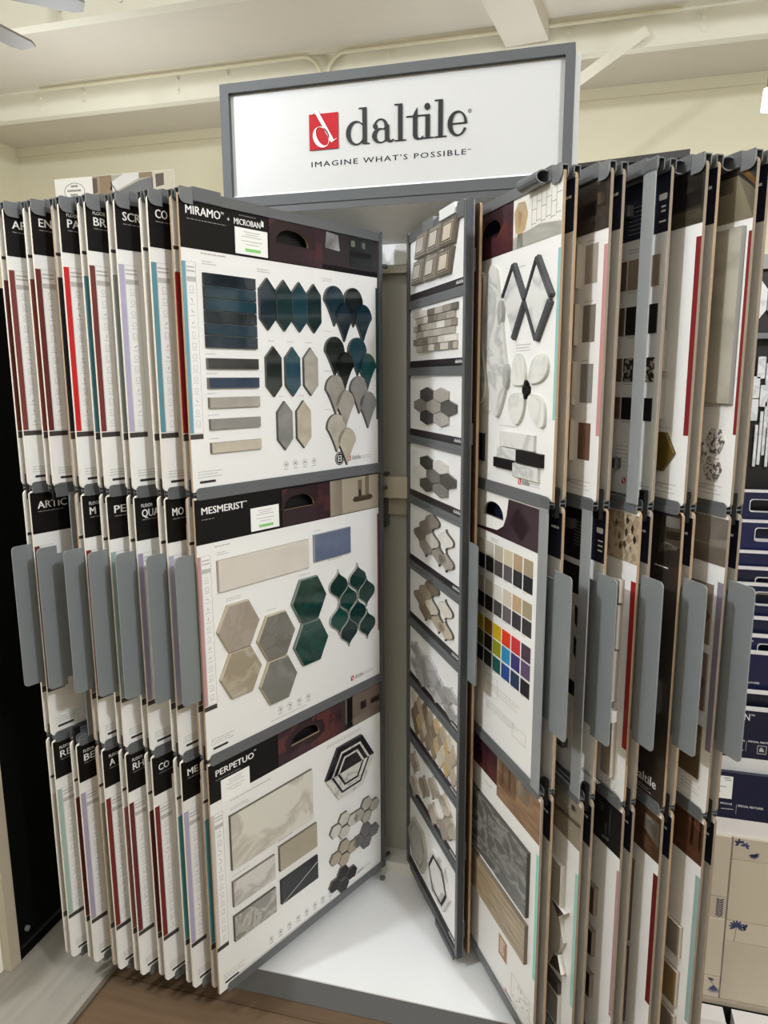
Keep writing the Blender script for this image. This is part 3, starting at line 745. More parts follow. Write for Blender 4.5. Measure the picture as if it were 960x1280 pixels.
for wi, key in enumerate(LNAMES):
    for r_ in (2, 1, 0):
        if (key, r_) == ('EN', 1): continue
        st = REARS[key][2 - r_]
        b = Board(key, r_, 'back board behind the %s board of the %s left page, only its outer edge showing' % (ROWW[r_], ordw[wi]), rear=True, edge=MDF if key in ('MIR', 'PA') else MDFP, face=mat('#d8d5d1', .4, .02, 6), group='back boards of the left pages')
        b.pr('header_line', 0, .635, .515, .522, INK)
        b.pr('header', .13, .635, .523, .612, BLACKM) if key == 'MIR' else None
        b.pr('colour_stripe', 0, .030, .132, .47, mat(st, .5, .06, 20)); b.pr('strip_label', 0, .040, .115, .130, mat('#3c3735', .5))

# ---------------- mosaic page
MK = 'MOS'; ML = .403
make_wing('MOS', 'narrow inner right page holding a column of ten small mosaic boards', length=ML, paddle=True)
kind, mo, mang = WING['MOS']
mw = [o for o in C.objects if o.name.startswith('display_page') and o['label'].startswith('narrow inner')][0]
mb = MB(); mb.box(ML - .003, ML + .014, -.006, .010, -.002, RH); mb.box(ML + .010, ML + .014, -.006, .013, -.002, RH); mb.build('outer_stile', GREY, mw)
mb = MB(); mb.box(.0, ML, -.003, .008, RH - .024, RH); mb.build('top_rail', GREY, mw)
mb = MB(); mb.box(.12, .20, -.006, .006, RH - .018, RH + .008); mb.build('end_clip', GREYL, mw)
mb = MB(); mb.box(.245, .345, -.007, .007, RH - .014, RH + .010); mb.build('end_clip', mat('#e9e9e6', .35), mw)
mb = MB(); mb.box(.36, .402, -.007, .004, RH - .030, RH + .004); mb.build('end_clip', GREY, mw)
RZ = [1.700, 1.521, 1.335, 1.162, .970, .794, .606, .424, .240]
for z in RZ:
    mb = MB(); mb.box(0, ML, -.003, .004, z, z + .022); mb.box(0, ML, -.006, -.003, z, z + .009); mb.build('joint_rail', GREY, mw)
mb = MB(); mb.box(0, ML, -.005, .004, -.012, .012); mb.box(.26, .40, -.009, -.005, -.020, -.004); mb.build('bottom_rail', DKGREY, mw)
for zz in (.05, .28, 1.36, 1.75):
    mb = MB(); mb.box(ML - .01, ML + .006, .010, .020, zz, zz + .05); mb.build('latch', GREYD, mw)
MN = ['framed rectangle tiles in two rows', 'grey and cream brick strips', 'dark and pale long hexagons', 'charcoal and white long hexagons', 'taupe and white wavy leaf shapes', 'beige and tan wavy leaf shapes', 'grey marble wavy leaf shapes', 'small tan and brown diamond lanterns', 'large beige lantern shapes', 'two nested marble hexagons']
tops = [RH - .024] + RZ; bots = [z + .022 for z in RZ] + [.012]
MB_ = []
for i, (zt, zb) in enumerate(zip(tops, bots)):
    b = Board('MOS', 0, 'small white mosaic board with %s, on the narrow inner page' % MN[i], z0=zb, z1=zt, x0=.006, x1=ML - .004, edge=MDFD, group='small mosaic boards')
    b.pr('black_strip', .006, ML - .004, .002, .018, mat('#241c20', .4))
    b.txt('daltile', .345, .006, .008, LETW, width=.045, name='strip_wordmark', lay=3)
    MB_.append((b, zb))
def L_(b, zb, pts): return [(x, z - zb) for x, z in pts]
# 1 framed rectangles
b, zb = MB_[0]
for r in range(2):
    for k in range(3):
        x = .063 + .0965 * k - .026 * r; z = 1.824 - .064 * r - .0015 * k
        q = [(x, z), (x + .088, z), (x + .110, z + .058), (x + .022, z + .058)]
        cx, cz = x + .055, z + .029
        fr = mat(('#7d756b', '#8b8378', '#71675b')[k], .3, .12, 30)
        b.tile(L_(b, zb, q), fr, th=.010, bev=.003)
        s_ = lambda p, k_: (cx + (p[0] - cx) * k_, cz + (p[1] - cz) * k_)
        for kk, hh, c in ((.74, .012, '#a79c8d'), (.64, .0125, '#544c43'), (.56, .013, ('#b5b0a8', '#c9c3b8', '#d6c8b4')[k])):
            b.tile(L_(b, zb, [s_(p, kk) for p in q]), mat(c, .25, .08, 20), th=hh, bev=.0008, name='tile_inlay')
# 2 bricks
b, zb = MB_[1]; R = random.Random(5)
for r in range(6):
    x = .048 + (.022 if r % 2 else 0); z = 1.672 - .0178 * r
    while x < .345:
        w_ = R.choice((.030, .042, .054)); c = R.choice(('#8f877b', '#a8a094', '#c8c2b7', '#7b7268', '#d8d4cb', '#b3ab9f', '#6c645b'))
        b.rect(x, min(x + w_, .362), z - zb, z - zb + .0162, mat(c, .3, .15, 60), th=.006, bev=.0008); x += w_ + .0012
# 3,4 long hexagons
def lhex(x, z, w_, h_): return [(x - w_ / 2, z - h_ / 4), (x, z - h_ / 2), (x + w_ / 2, z - h_ / 4), (x + w_ / 2, z + h_ / 4), (x, z + h_ / 2), (x - w_ / 2, z + h_ / 4)]
for bi, cz, cols in ((2, 1.442, ('#4a4846', '#a9a298', '#7d7871', '#9d968c', '#55524f', '#3f3d3b', '#aaa59f')), (3, 1.262, ('#45443f', '#d9d5cf', '#e6e3de', '#73716d', '#4f4e4a', '#4a4945', '#7e7c78'))):
    b, zb = MB_[bi]
    for (dx, dz), c in zip(((-.052, .030), (.052, .030), (-.104, 0), (0, 0), (.104, 0), (-.052, -.030), (.052, -.030)), cols):
        b.tile(L_(b, zb, lhex(.208 + dx, cz + dz, .102, .0385)), mat(c, .25, .12, 30), th=.006, bev=.0009)
# leaf shapes
def leaf(x, z, w_, h_):
    P = [(-.46, .42), (-.15, .50), (.10, .46), (.28, .30), (.38, .05), (.48, -.28), (.30, -.44), (.05, -.50), (-.10, -.38), (-.20, -.12), (-.30, .15)]
    return [(x + a * w_, z + c * h_) for a, c in smooth(P, 1)]
for bi, cz, cols in ((4, 1.085, ('#6f675d', '#7b7368', '#857b70', '#c9c2b8', '#8f877c', '#e4dfd8', '#968d82', '#a49b8f')), (5, .902, ('#8d7f6a', '#9c8d77', '#6f6150', '#cfc5b5', '#7d6d58', '#e3dccf', '#b6a98f', '#c4b8a2'))):
    b, zb = MB_[bi]
    for (dx, dz), c in zip(((-.10, .002), (-.052, .030), (0, .056), (0, .003), (-.052, -.025), (.10, .026), (.052, -.027), (.102, -.030)), cols):
        b.tile(L_(b, zb, lantern(.205 + dx, cz + dz, .104, .056)), mat(c, .3, .12, 40), th=.006, bev=.001, side=mat('#57504a', .6))
b, zb = MB_[6]
for k, (x, z) in enumerate(((.075, .737), (.075, .690), (.130, .713), (.130, .666), (.185, .737), (.185, .690), (.240, .713), (.240, .666), (.295, .690), (.350, .713), (.350, .666))):
    b.tile(L_(b, zb, lantern(x, z, .108, .046)), mat(('#aeacab', '#b9b7b6', '#a3a1a0')[k % 3], .3, .1, 12, kind='marble', col2='#8c8a89'), th=.007, bev=.001)
b, zb = MB_[7]; R = random.Random(9)
for i in range(7):
    for j in range(4):
        x = .050 + .049 * i + (.0245 if j % 2 else 0); z = .580 - .029 * j
        if x > .372: continue
        b.tile(L_(b, zb, [(x, z - .027), (x + .020, z - .008), (x + .022, z + .004), (x, z + .027), (x - .022, z + .006), (x - .020, z - .006)]), mat(R.choice(('#9c8e7a', '#b5a690', '#7c6c58', '#cdc3b2', '#8a7b66', '#c2a777')), .35, .12, 40), th=.005, bev=.0008)
b, zb = MB_[8]
for (x, z), c in zip(((.06, .375), (.06, .300), (.145, .342), (.225, .385), (.225, .305), (.315, .385), (.31, .310), (.36, .345)), ('#b0a698', '#bdb4a6', '#8e8376', '#a89d8f', '#b5ab9d', '#c4bbad', '#a1978a', '#b2a899')):
    b.tile(L_(b, zb, lantern(x, z - .002, .082, .074)), mat(c, .3, .1, 14, kind='marble', col2='#978c7e'), th=.007, bev=.001)
b, zb = MB_[9]
for x, z, cols in ((.095, .120, ('#aaa79f', '#8f8a80', '#b6b2aa')), (.272, .128, ('#dddad6', '#17171a', '#e6e4e0'))):
    for k_, c, h_ in ((1, cols[0], .008), (.84, cols[1], .0083), (.70, cols[2], .0087)):
        b.tile(L_(b, zb, hexa(x, z, .088 * k_, .078 * k_)), mat(c, .25, .1, 10, kind='marble', col2='#a9a6a1') if c != '#17171a' else BLACKM, th=h_, bev=.0008, name='tile')
# brown back board of the mosaic page
kz, o, ang = WING['MOS']
b = Board('MOS', 0, 'tall brown hardboard back of the narrow mosaic page, seen edge on', rear=True, z0=0, z1=RH - .004, x0=.02, x1=ML + .014, edge=MDF, face=MDFD, group='back boards of the right pages')

# ---------------- right pages W2..W6
make_wing('W2', 'right page beside the mosaic page, with carrara marble board above a colour chart', posts=(1,), clips=((.045, .125),))
make_wing('W3', 'third right page from the centre, dark room photo at its top corner', posts=(1,))
make_wing('W4', 'fourth right page from the centre, grey post across its navy top board', posts=(2,))
make_wing('W5', 'fifth right page from the centre, olive hexagon on its top board', clips=((.05, .10),))
make_wing('W6', 'outermost right page, tall stone slab and speckled hexagons on its top board', clips=((.05, .10),))
CARR = mat('#dddcd8', .2, .1, 9, kind='marble', col2='#b9bab9'); CARS = mat('#cfd0c9', .3, .05)
TRIM = mat('#46474b', .2, .1)
RHOLE = (.330, .560, .11, .034)
b = Board('W2', 2, 'top board of the second right page with white marble petals and black edged diamonds', hole=RHOLE, edge=MDF)
b.header(.512, PURP[0], x1=.445); b.purple(.15, .445, .514, .612)
b.poly('photo', [([(.445, .512), (.640, .512), (.640, .614), (.445, .614)], 0), ([(.445, .512), (.640, .512), (.640, .535), (.56, .545), (.445, .535)], 1), ([(.455, .545), (.475, .535), (.50, .545), (.51, .575), (.495, .60), (.465, .603), (.448, .585)], 2), ([(.46, .56), (.475, .552), (.485, .575), (.465, .59)], 3), ([(.462, .513), (.49, .513), (.487, .54), (.466, .54)], 4)],
       [mat('#e4e2da', .4, .02, 5), mat('#d9d6cc', .4), mat('#e9c795', .5, .3, 60), mat('#e79a6a', .5, .2, 80), mat('#6d5a40', .5)], -.0009, -.0005)
mb = MB()
for k in range(6):
    x = .525 + .019 * k
    mb.box(x, x + .0012, -.0011, -.0009, .545 + .005 * (k % 2), .602); mb.box(x, x + .019, -.0011, -.0009, .575 + .012 * (k % 2), .5762 + .012 * (k % 2)); mb.box(x, x + .017, -.0011, -.0009, .548 + .004 * (k % 2), .5492 + .004 * (k % 2))
mb.build('photo_tile_lines', INKG, b.e)
zo = 2 * BH
def W2p(pts): return [(x, z - zo) for x, z in pts]
b.tile(smooth(W2p([(.345, 1.765), (.372, 1.757), (.385, 1.735), (.394, 1.695), (.408, 1.672), (.410, 1.640), (.421, 1.60), (.433, 1.556), (.443, 1.533), (.442, 1.509), (.432, 1.48), (.411, 1.44), (.392, 1.423), (.372, 1.44), (.352, 1.50), (.330, 1.56), (.322, 1.62), (.325, 1.69)])), CARR, th=.008, bev=.0012, side=CARS)
b.tile(smooth(W2p([(.295, 1.76), (.318, 1.74), (.318, 1.69), (.312, 1.63), (.315, 1.57), (.335, 1.52), (.33, 1.47), (.30, 1.45), (.25, 1.46), (.22, 1.52), (.21, 1.62), (.22, 1.70), (.25, 1.74)])), CARR, th=.008, bev=.0012, side=CARS)
for x, z in ((.405, 1.655), (.438, 1.518)):
    b.tile(W2p([(x + .012 * cos(2 * pi * k / 14), z + .026 * sin(2 * pi * k / 14)) for k in range(14)]), mat('#a9aba6', .3), th=.0095, bev=.001)
for pts in ([(.417, 1.682), (.461, 1.739), (.508, 1.670), (.464, 1.602)], [(.519, 1.670), (.562, 1.738), (.615, 1.666), (.565, 1.598)]):
    b.tile(W2p(pts), CARR, th=.007, bev=.001, side=CARS)
def strip(p, q, w_=.012):
    d = Vector((q[0] - p[0], q[1] - p[1])).normalized(); n = Vector((-d.y, d.x)) * w_ / 2
    return [(p[0] - n.x, p[1] - n.y), (q[0] - n.x, q[1] - n.y), (q[0] + n.x, q[1] + n.y), (p[0] + n.x, p[1] + n.y)]
for p, q, w_ in (((.461, 1.748), (.514, 1.672), .010), ((.461, 1.748), (.413, 1.685), .005), ((.514, 1.668), (.466, 1.595), .009), ((.516, 1.672), (.562, 1.748), .005), ((.562, 1.748), (.622, 1.668), .012), ((.618, 1.660), (.567, 1.588), .012), ((.516, 1.668), (.566, 1.588), .006)):
    b.tile(W2p(strip(p, q, w_)), TRIM, th=.010, bev=.0015, name='trim_piece')
PET = mat('#e3e2dc', .25, .1, 9, kind='marble', col2='#d0d0cb')
def petal(pts): b.tile(smooth(W2p(pts)), PET, th=.007, bev=.001, side=CARS)
petal([(.455, 1.50), (.468, 1.55), (.485, 1.567), (.508, 1.56), (.522, 1.535), (.526, 1.500), (.50, 1.496)])
petal([(.534, 1.500), (.545, 1.54), (.565, 1.558), (.597, 1.563), (.617, 1.545), (.613, 1.52), (.585, 1.503)])
petal([(.526, 1.478), (.520, 1.44), (.495, 1.412), (.470, 1.418), (.452, 1.44), (.45, 1.475), (.49, 1.485)])
petal([(.534, 1.478), (.57, 1.482), (.605, 1.468), (.612, 1.43), (.602, 1.412), (.575, 1.42), (.545, 1.44)])
mb = MB()
for k in range(4): mb.prism([(.530 + .0065 * cos(pi / 2 * k) + .0055 * cos(2 * pi * q / 10), 1.489 - zo + .011 * sin(pi / 2 * k) + .009 * sin(2 * pi * q / 10)) for q in range(10)], -.0085 - .0001 * k, 0)
mb.build('centre_piece', BLACK, b.e)
b.rect(.416, .571, 1.364 - zo, 1.397 - zo, CARR, side=CARS); b.rect(.400, .494, 1.337 - zo, 1.362 - zo, CARR, side=CARS); b.rect(.495, .606, 1.334 - zo, 1.361 - zo, BLACK, th=.008); b.rect(.384, .478, 1.314 - zo, 1.336 - zo, BLACK); b.rect(.479, .591, 1.303 - zo, 1.332 - zo, CARR, side=CARS)
b.rect(.285, .325, 1.32 - zo, 1.385 - zo, BLACK); b.lines(.47, .545, 1.581 - zo, 3, .006); b.lines(.44, .51, 1.74 - zo, 1); b.lines(.40, .50, 1.408 - zo, 1); b.lines(.31, .36, 1.437 - zo, 2)
b.logo(.497, .020, .014); b.pr('colour_stripe', .632, .641, .165, .487, mat('#8ec0bd', .5))

b = Board('W2', 1, 'middle board of the second right page, a white chart of small colour swatches', hole=(.378, .560, .105, .036), x0=.006, x1=.612)
zo = BH
b.header(.530, mat('#f0eeeb', .4), x1=.612)
b.poly('printed_curve', [([(.006, .525), (.30, .527), (.40, .533), (.432, .548), (.447, .575), (.455, .614), (.612, .614), (.612, .521), (.006, .521)], 0), ([(.46, .56), (.52, .53), (.56, .57), (.50, .605)], 1)], [PURP[3], PURP[1]], -.0009, -.0005)
b.lines(.50, .575, .590, 2, .005, M=LETW); b.lines(.50, .56, .575, 3, .006, M=INKL); b.lines(.585, .607, .59, 6, .007, M=INKL)
b.lines(.37, .42, .508, 2)
def swrow(z, cols, h_=.036, xs=.5745):
    for k, c in enumerate(cols):
        x1 = xs - .0475 * k
        mb = MB(); mb.box(x1 - .0405, x1, -.001, 0, z - h_ / 2, z + h_ / 2); mb.build('colour_swatch', mat(c, .3, .02), b.e)
        b.lines(x1 - .04, x1 - .02, z - h_ / 2 - .004, 1, M=INKL)
swrow(.480, ('#a39478', '#b49a7c', '#cfc3a8', '#b9b1a2', '#c8c0b2', '#d5cdbc'))
swrow(.443, ('#161618', '#28282b', '#5d565a', '#4d4747', '#2b2a2b', '#1c1c1e', '#3d3a39'))
swrow(.386, ('#a39478', '#c0a27c', '#cfc5b3', '#dcd8cf', '#d0cabd', '#d8d4ca'))
swrow(.346, ('#17171b', '#2b2830', '#6a6065', '#4b4746', '#2b2726', '#19191a', '#333'+'231'))
swrow(.288, ('#3b2436', '#c51220', '#dc3a18', '#c5a416', '#9f6d16', '#d6c83c'))
swrow(.248, ('#5b4668', '#2a2570', '#2a8ab8', '#8f9020', '#312a24', '#6d7a3a'))
swrow(.206, ('#1c1c22', '#233650', '#254a92', '#1f5650', '#25302c', '#1d2422', '#2d4a66'))
b.lines(.36, .56, .150, 3, .008); b.lines(.36, .54, .10, 4, .006)
mb = MB(); add_outline(mb, .50, .565, .07, .10, .001, -.0006, 0); add_outline(mb, .36, .42, .12, .17, .001, -.0006, 0); mb.build('printed_box', INKL, b.e)
mb = MB()
for z in (.505, .45, .338, .308, .20, .13): mb.box(.594, .603, -.0006, 0, z, z + .009)
mb.box(.600, .6008, -.0006, 0, .06, .50); mb.build('edge_scale', INKG, b.e)

b = Board('W2', 0, 'bottom board of the second right page with grey marble and wood look planks')
b.header(.535, PURP[0], x1=.43); b.purple(.15, .43, .537, .612)
b.poly('photo', [([(.43, .512), (.640, .512), (.640, .614), (.43, .614)], 0), ([(.44, .545), (.53, .55), (.53, .614), (.44, .614)], 1), ([(.455, .56), (.463, .56), (.463, .614), (.455, .614)], 2), ([(.49, .56), (.50, .56), (.50, .614), (.49, .614)], 2), ([(.54, .575), (.59, .572), (.59, .614), (.54, .614)], 3)],
       [mat('#9a7a5c', .4, .3, 14, kind='wood', col2='#7a5a40', stretch=(1, 1, 6)), mat('#6b4a33', .4), mat('#2c1d15', .5), mat('#cfc6b8', .5)], -.0009, -.0005)
b.lines(.35, .42, .515, 2)
b.rect(.24, .604, .308, .470, mat('#5f5e5a', .25, .2, 16, kind='marble', col2='#8b8a85', stretch=(.7, .7, 1.6)), th=.009, side=mat('#4b4945', .6))
b.rect(.24, .604, .187, .287, mat('#b5a284', .35, .2, 6, kind='wood', col2='#84735b', stretch=(2, 2, 24)), th=.009, side=mat('#7a6f62', .6))
b.pr('brown_sticker', .461, .505, .100, .155, mat('#a67a55', .5)); b.lines(.468, .498, .145, 6, .007, .003, LETW)
mb = MB(); add_outline(mb, .532, .623, .040, .103, .001, -.0006, 0)
R = random.Random(2)
for k in range(30): x, z = .536 + R.random() * .08, .045 + R.random() * .05; mb.box(x, x + .006, -.0006, 0, z, z + .002)
mb.build('printed_box', INKL, b.e)
b.pr('colour_stripe', .630, .640, .173, .487, mat('#86cfc0', .5)); b.logo(.50, .022, .010)

def navy_back(key, wi):
    for r_ in (2, 1, 0):
        if (key, r_) in (('W4', 2), ('W3', 1)): continue
        nm = ('second', 'third', 'fourth', 'fifth', 'outermost')[wi]
        b = Board(key, r_, 'navy headed back board behind the %s board of the %s right page, edge on' % (ROWW[r_], nm), rear=True, edge=MDF if wi in (0, 3) else MDFR, face=mat('#dedbd6', .4, .02, 6), group='back boards of the right pages')
        b.pr('header', .006, .641, .517, .612, NAVY)
        b.lines(.60, .632, .578, 1, h=.005, M=LETW, name='header_print')
        b.logo(.52, .03, .012)
for wi, k in enumerate(('W2', 'W3', 'W4', 'W5', 'W6')): navy_back(k, wi)

def stripe_r(b, c, z0=.135, z1=.49, x0=.630): b.pr('colour_stripe', x0, .641, z0, z1, mat(c, .5, .05))
def rfoot(b): b.logo(.50, .032, .013); b.lines(.55, .63, .04, 3, .008)
def shot(b, polys, mats, z=.518): # photo across the header
    b.poly('photo', [([(.25, z), (.641, z), (.641, .614), (.25, .614)], 0)] + polys, mats, -.0009, -.0005)
BKP = [mat('#3d352e', .4, .15, 12), mat('#1f1c1a', .4), mat('#e2dfd8', .5), mat('#b49a80', .5), mat('#5d5146', .5), mat('#8a7a68', .5)]
# W3 top
b = Board('W3', 2, 'top board of the third right page with paired beige, grey and brown tile strips', edge=MDFR)
b.header(.518, PURP[0], x1=.25)
shot(b, [([(.54, .545), (.60, .548), (.60, .575), (.54, .572)], 1), ([(.595, .56), (.632, .56), (.632, .60), (.595, .60)], 4), ([(.602, .565), (.630, .565), (.630, .586), (.602, .586)], 3), ([(.575, .522), (.635, .526), (.625, .548), (.585, .546)], 2), ([(.585, .530), (.60, .531), (.60, .536), (.585, .535)], 1), ([(.54, .522), (.575, .522), (.57, .55), (.54, .545)], 5), ([(.636, .518), (.641, .518), (.641, .614), (.636, .614)], 5)], BKP)
for (z0, z1), c in zip(((.425, .497), (.315, .385), (.198, .273), (.085, .158)), ('#a59c8f', '#7f766c', '#8b8985', '#6f4f3e')):
    b.rect(.570, .589, z0, z1, mat(c, .3, .1, 20), th=.0015, bev=.0003); b.rect(.5915, .611, z0, z1, mat(c, .3, .1, 20), th=.0015, bev=.0003)
    b.rect(.40, .552, z0 - .005, z1 + .005, mat(c, .3, .12, 20), th=.009, side=MDFP)
b.lines(.57, .60, .503, 1); b.lines(.57, .6, .391, 1); b.lines(.57, .6, .279, 1); stripe_r(b, '#c58f90'); rfoot(b)
# W4 top: this board sits at the back of its page, seen through the empty front frame
b = Board('W4', 2, 'top board of the fourth right page, navy header behind a grey post, dark swatches below', rear=True, edge=MDFR)
b.header(.509, NAVY)
b.lines(.525, .575, .568, 7, .008, M=INKG, name='header_print')
mb = MB(); mb.prism(rr(.612, .634, .566, .577, .003), -.0009, -.0005); mb.box(.620, .632, -.0009, -.0005, .553, .556); mb.box(.620, .632, -.0009, -.0005, .545, .548); mb.box(.616, .634, -.0009, -.0005, .527, .530); mb.build('header_print', LETW, b.e)
sp = mat('#2c2724', .4, .1, 160, kind='speckle', col2='#b0a79a')
for (z0, z1), c in zip(((.416, .472), (.329, .383), (.238, .284), (.163, .207)), ('#9a8a78', '#1c1a1c', None, '#17181b')):
    M = mat(c, .3, .08, 20) if c else sp
    b.rect(.532, .578, z0, z1, M, th=.002, bev=.0003); b.rect(.581, .626, z0, z1, M, th=.002, bev=.0003); b.rect(.466, .526, z0, z1, mat('#6b5a4c', .4, .1, 20), th=.002, bev=.0003)
    b.lines(.535, .575, z0 - .006, 1)
b.lines(.53, .57, .490, 2, h=.002); b.lines(.52, .575, .108, 6, .008); b.logo(.545, .032, .013)
# W5 top
b = Board('W5', 2, 'top board of the fifth right page with dark sofa photo and olive hexagon tile')
b.header(.518, PURP[0], x1=.25)
shot(b, [([(.25, .518), (.641, .518), (.641, .545), (.25, .545)], 5), ([(.56, .548), (.636, .551), (.636, .588), (.60, .598), (.55, .595)], 1), ([(.59, .575), (.636, .577), (.636, .60), (.60, .602)], 4)], [mat('#2a2521', .4)] + BKP[1:5] + [mat('#8c8068', .5, .2, 20, kind='wood', col2='#75694f', stretch=(1, 1, 8))])
b.tile([(.47, .103), (.505, .065), (.580, .065), (.611, .103), (.584, .141), (.505, .141)], mat('#5c4a18', .2, .2, 14), th=.006)
for z0, z1 in ((.258, .336), (.166, .243)): b.rect(.40, .570, z0, z1, mat('#7a7872', .3, .1, 20), th=.010, side=mat('#a6a39c', .5))
stripe_r(b, '#7a141b', .138, .495, .628); rfoot(b); b.lines(.55, .60, .149, 1)
# W6 top
b = Board('W6', 2, 'top board of the outermost right page with a tall pale stone slab and speckled hexagons')
b.header(.522, PURP[0], x1=.25)
shot(b, [([(.25, .522), (.641, .522), (.641, .57), (.60, .60), (.25, .60)], 5), ([(.55, .573), (.590, .573), (.590, .602), (.55, .605)], 1), ([(.603, .606), (.641, .575), (.641, .585), (.612, .612)], 3), ([(.600, .603), (.641, .568), (.641, .575), (.603, .607)], 4), ([(.613, .612), (.641, .588), (.641, .613)], 2)], [mat('#3b3832', .4), mat('#1b1c1b', .4), mat('#3f5348', .4), mat('#b5803a', .5), mat('#4a4238', .4), mat('#b3a88c', .5, .06, 8)], .522)
b.rect(.30, .628, .197, .510, mat('#b6b2a4', .3, .1, 5, kind='marble', col2='#a39f90'), th=.010, side=mat('#7e7c76', .6))
tz = mat('#c9c4bf', .35, .1, 220, kind='speckle', col2='#5f5a5c')
for x, z in ((.592, .126), (.590, .073), (.548, .099)): b.tile(hexa(x, z, .0235, .0265), tz, th=.004, bev=.0006)
stripe_r(b, '#7a1518', .141, .50, .634); rfoot(b); b.lines(.56, .62, .191, 1)
# W3 middle: again a back board behind an empty front frame
b = Board('W3', 1, 'middle board of the third right page, dark header with black swatch and small black shapes', rear=True, edge=MDF)
b.header(.500, mat('#141316', .4), x1=.585); b.header(.512, NAVY, x0=.585)
mb = MB(); mb.prism(rr(.612, .634, .572, .583, .003), -.0009, -.0005)
for z in (.555, .545, .535): mb.box(.618, .634, -.0009, -.0005, z, z + .003)
mb.build('header_print', LETW, b.e)
b.rect(.46, .566, .425, .487, BLACKM, th=.002, bev=.0003); b.rect(.48, .556, .195, .227, BLACKM, th=.002, bev=.0003)
for x, z in ((.516, .385), (.562, .375), (.516, .32), (.562, .305), (.516, .26)):
    b.tile([(x - .014, z + .024), (x - .004, z + .018), (x + .012, z + .024), (x + .012, z - .012), (x, z - .026), (x - .012, z - .014)], BLACKM, th=.003, bev=.0005)
b.lines(.53, .57, .58, 8, .007, M=INKG); b.logo(.585, .04, .012)
# W4 middle
b = Board('W4', 1, 'middle board of the fourth right page with stacked taupe relief tiles and bright red stripe', edge=MDF)
b.header(.516, PURP[0], x1=.25)
shot(b, [([(x - .006, z), (x, z - .010), (x + .006, z), (x, z + .010)], 1) for x, z in ((.60, .55), (.62, .545), (.603, .575), (.622, .585), (.605, .60), (.58, .565), (.586, .545), (.63, .565), (.57, .59))], [mat('#b7a791', .4, .2, 90, kind='speckle', col2='#98876f'), mat('#2e2723', .4)], .516)
TP = mat('#8d8074', .3, .12, 16); TPS = mat('#b9b0a4', .5)
b.rect(.40, .576, .414, .476, TP, th=.010, side=TPS); b.rect(.578, .606, .430, .478, TP, th=.012, side=TPS); b.rect(.40, .604, .330, .424, TP, th=.012, side=TPS, bev=.002); b.rect(.44, .563, .215, .320, mat('#74665c', .3, .12, 16), th=.010, side=TPS); b.rect(.566, .601, .215, .326, TP, th=.014, side=TPS)
b.rect(.46, .610, .172, .196, mat('#c9c2b8', .3), th=.020, side=mat('#d9d4cc', .5), bev=.004, name='trim_piece'); b.rect(.572, .606, .045, .170, mat('#8b8076', .4, .15, 120, bump=.3), th=.012, side=TPS)
stripe_r(b, '#9c1317', .124, .481, .626); b.lines(.56, .63, .028, 3, .007)
# W5 middle
b = Board('W5', 1, 'middle board of the fifth right page, all dark brown with white wordmark', face=mat('#352c26', .35, .12, 8), edge=MDF)
b.poly('photo', [([(.25, .516), (.641, .516), (.641, .614), (.25, .614)], 0), ([(.578, .535), (.641, .555), (.641, .614), (.585, .614)], 1), ([(.597, .590), (.636, .592), (.636, .612), (.597, .612)], 2), ([(.60, .566), (.638, .570), (.638, .586), (.60, .582)], 0), ([(.585, .545), (.63, .548), (.635, .556), (.60, .560), (.585, .553)], 2), ([(.597, .549), (.62, .551), (.618, .557), (.60, .556)], 0)], [mat('#2a221d', .4), mat('#7d6d60', .4), mat('#e4e0d8', .5)], -.0009, -.0005)
b.txt('daltile', .545, .034, .020, LETW, width=.072, name='printed_wordmark'); b.lines(.55, .61, .022, 2, .006, M=INKL); b.lines(.57, .63, .507, 1, h=.002, M=LETW)
b.rect(.56, .599, .195, .268, mat('#a9a49b', .3), th=.012, side=mat('#d9d5cd', .5), bev=.003, name='trim_piece')
# W6 middle
b = Board('W6', 1, 'middle board of the outermost right page with three brown tile samples and mauve grey stripe')
b.header(.522, PURP[0], x1=.25)
shot(b, [([(.25, .522), (.641, .522), (.641, .558), (.25, .552)], 1), ([(.25, .552), (.641, .558), (.641, .562), (.25, .560)], 2), ([(.58, .565), (.641, .575), (.641, .614), (.60, .614)], 3)], [mat('#837a70', .4, .1, 10), mat('#9c8f80', .4, .1, 10), mat('#b7ab9b', .4), mat('#a59c92', .4, .1, 12)], .522)
BR1 = mat('#6b5646', .3, .1, 14); BR2 = mat('#857468', .3, .1, 14)
for z0, z1 in ((.358, .481), (.218, .339)):
    b.rect(.52, .617, z0, z1, BR2, th=.003, bev=.0004); b.tile([(.53, z0 + .02), (.565, z0 + .028), (.60, z0 + .035), (.617, z0 + .06), (.595, z0 + .085), (.55, z0 + .09)], BR1, th=.0034, bev=.0003, name='tile_inlay')
b.rect(.50, .615, .068, .184, mat('#5d4d38', .3, .2, 10, kind='marble', col2='#776549'), th=.003, bev=.0004)
stripe_r(b, '#8d8595', .14, .49, .626); b.lines(.565, .625, .05, 3, .008)
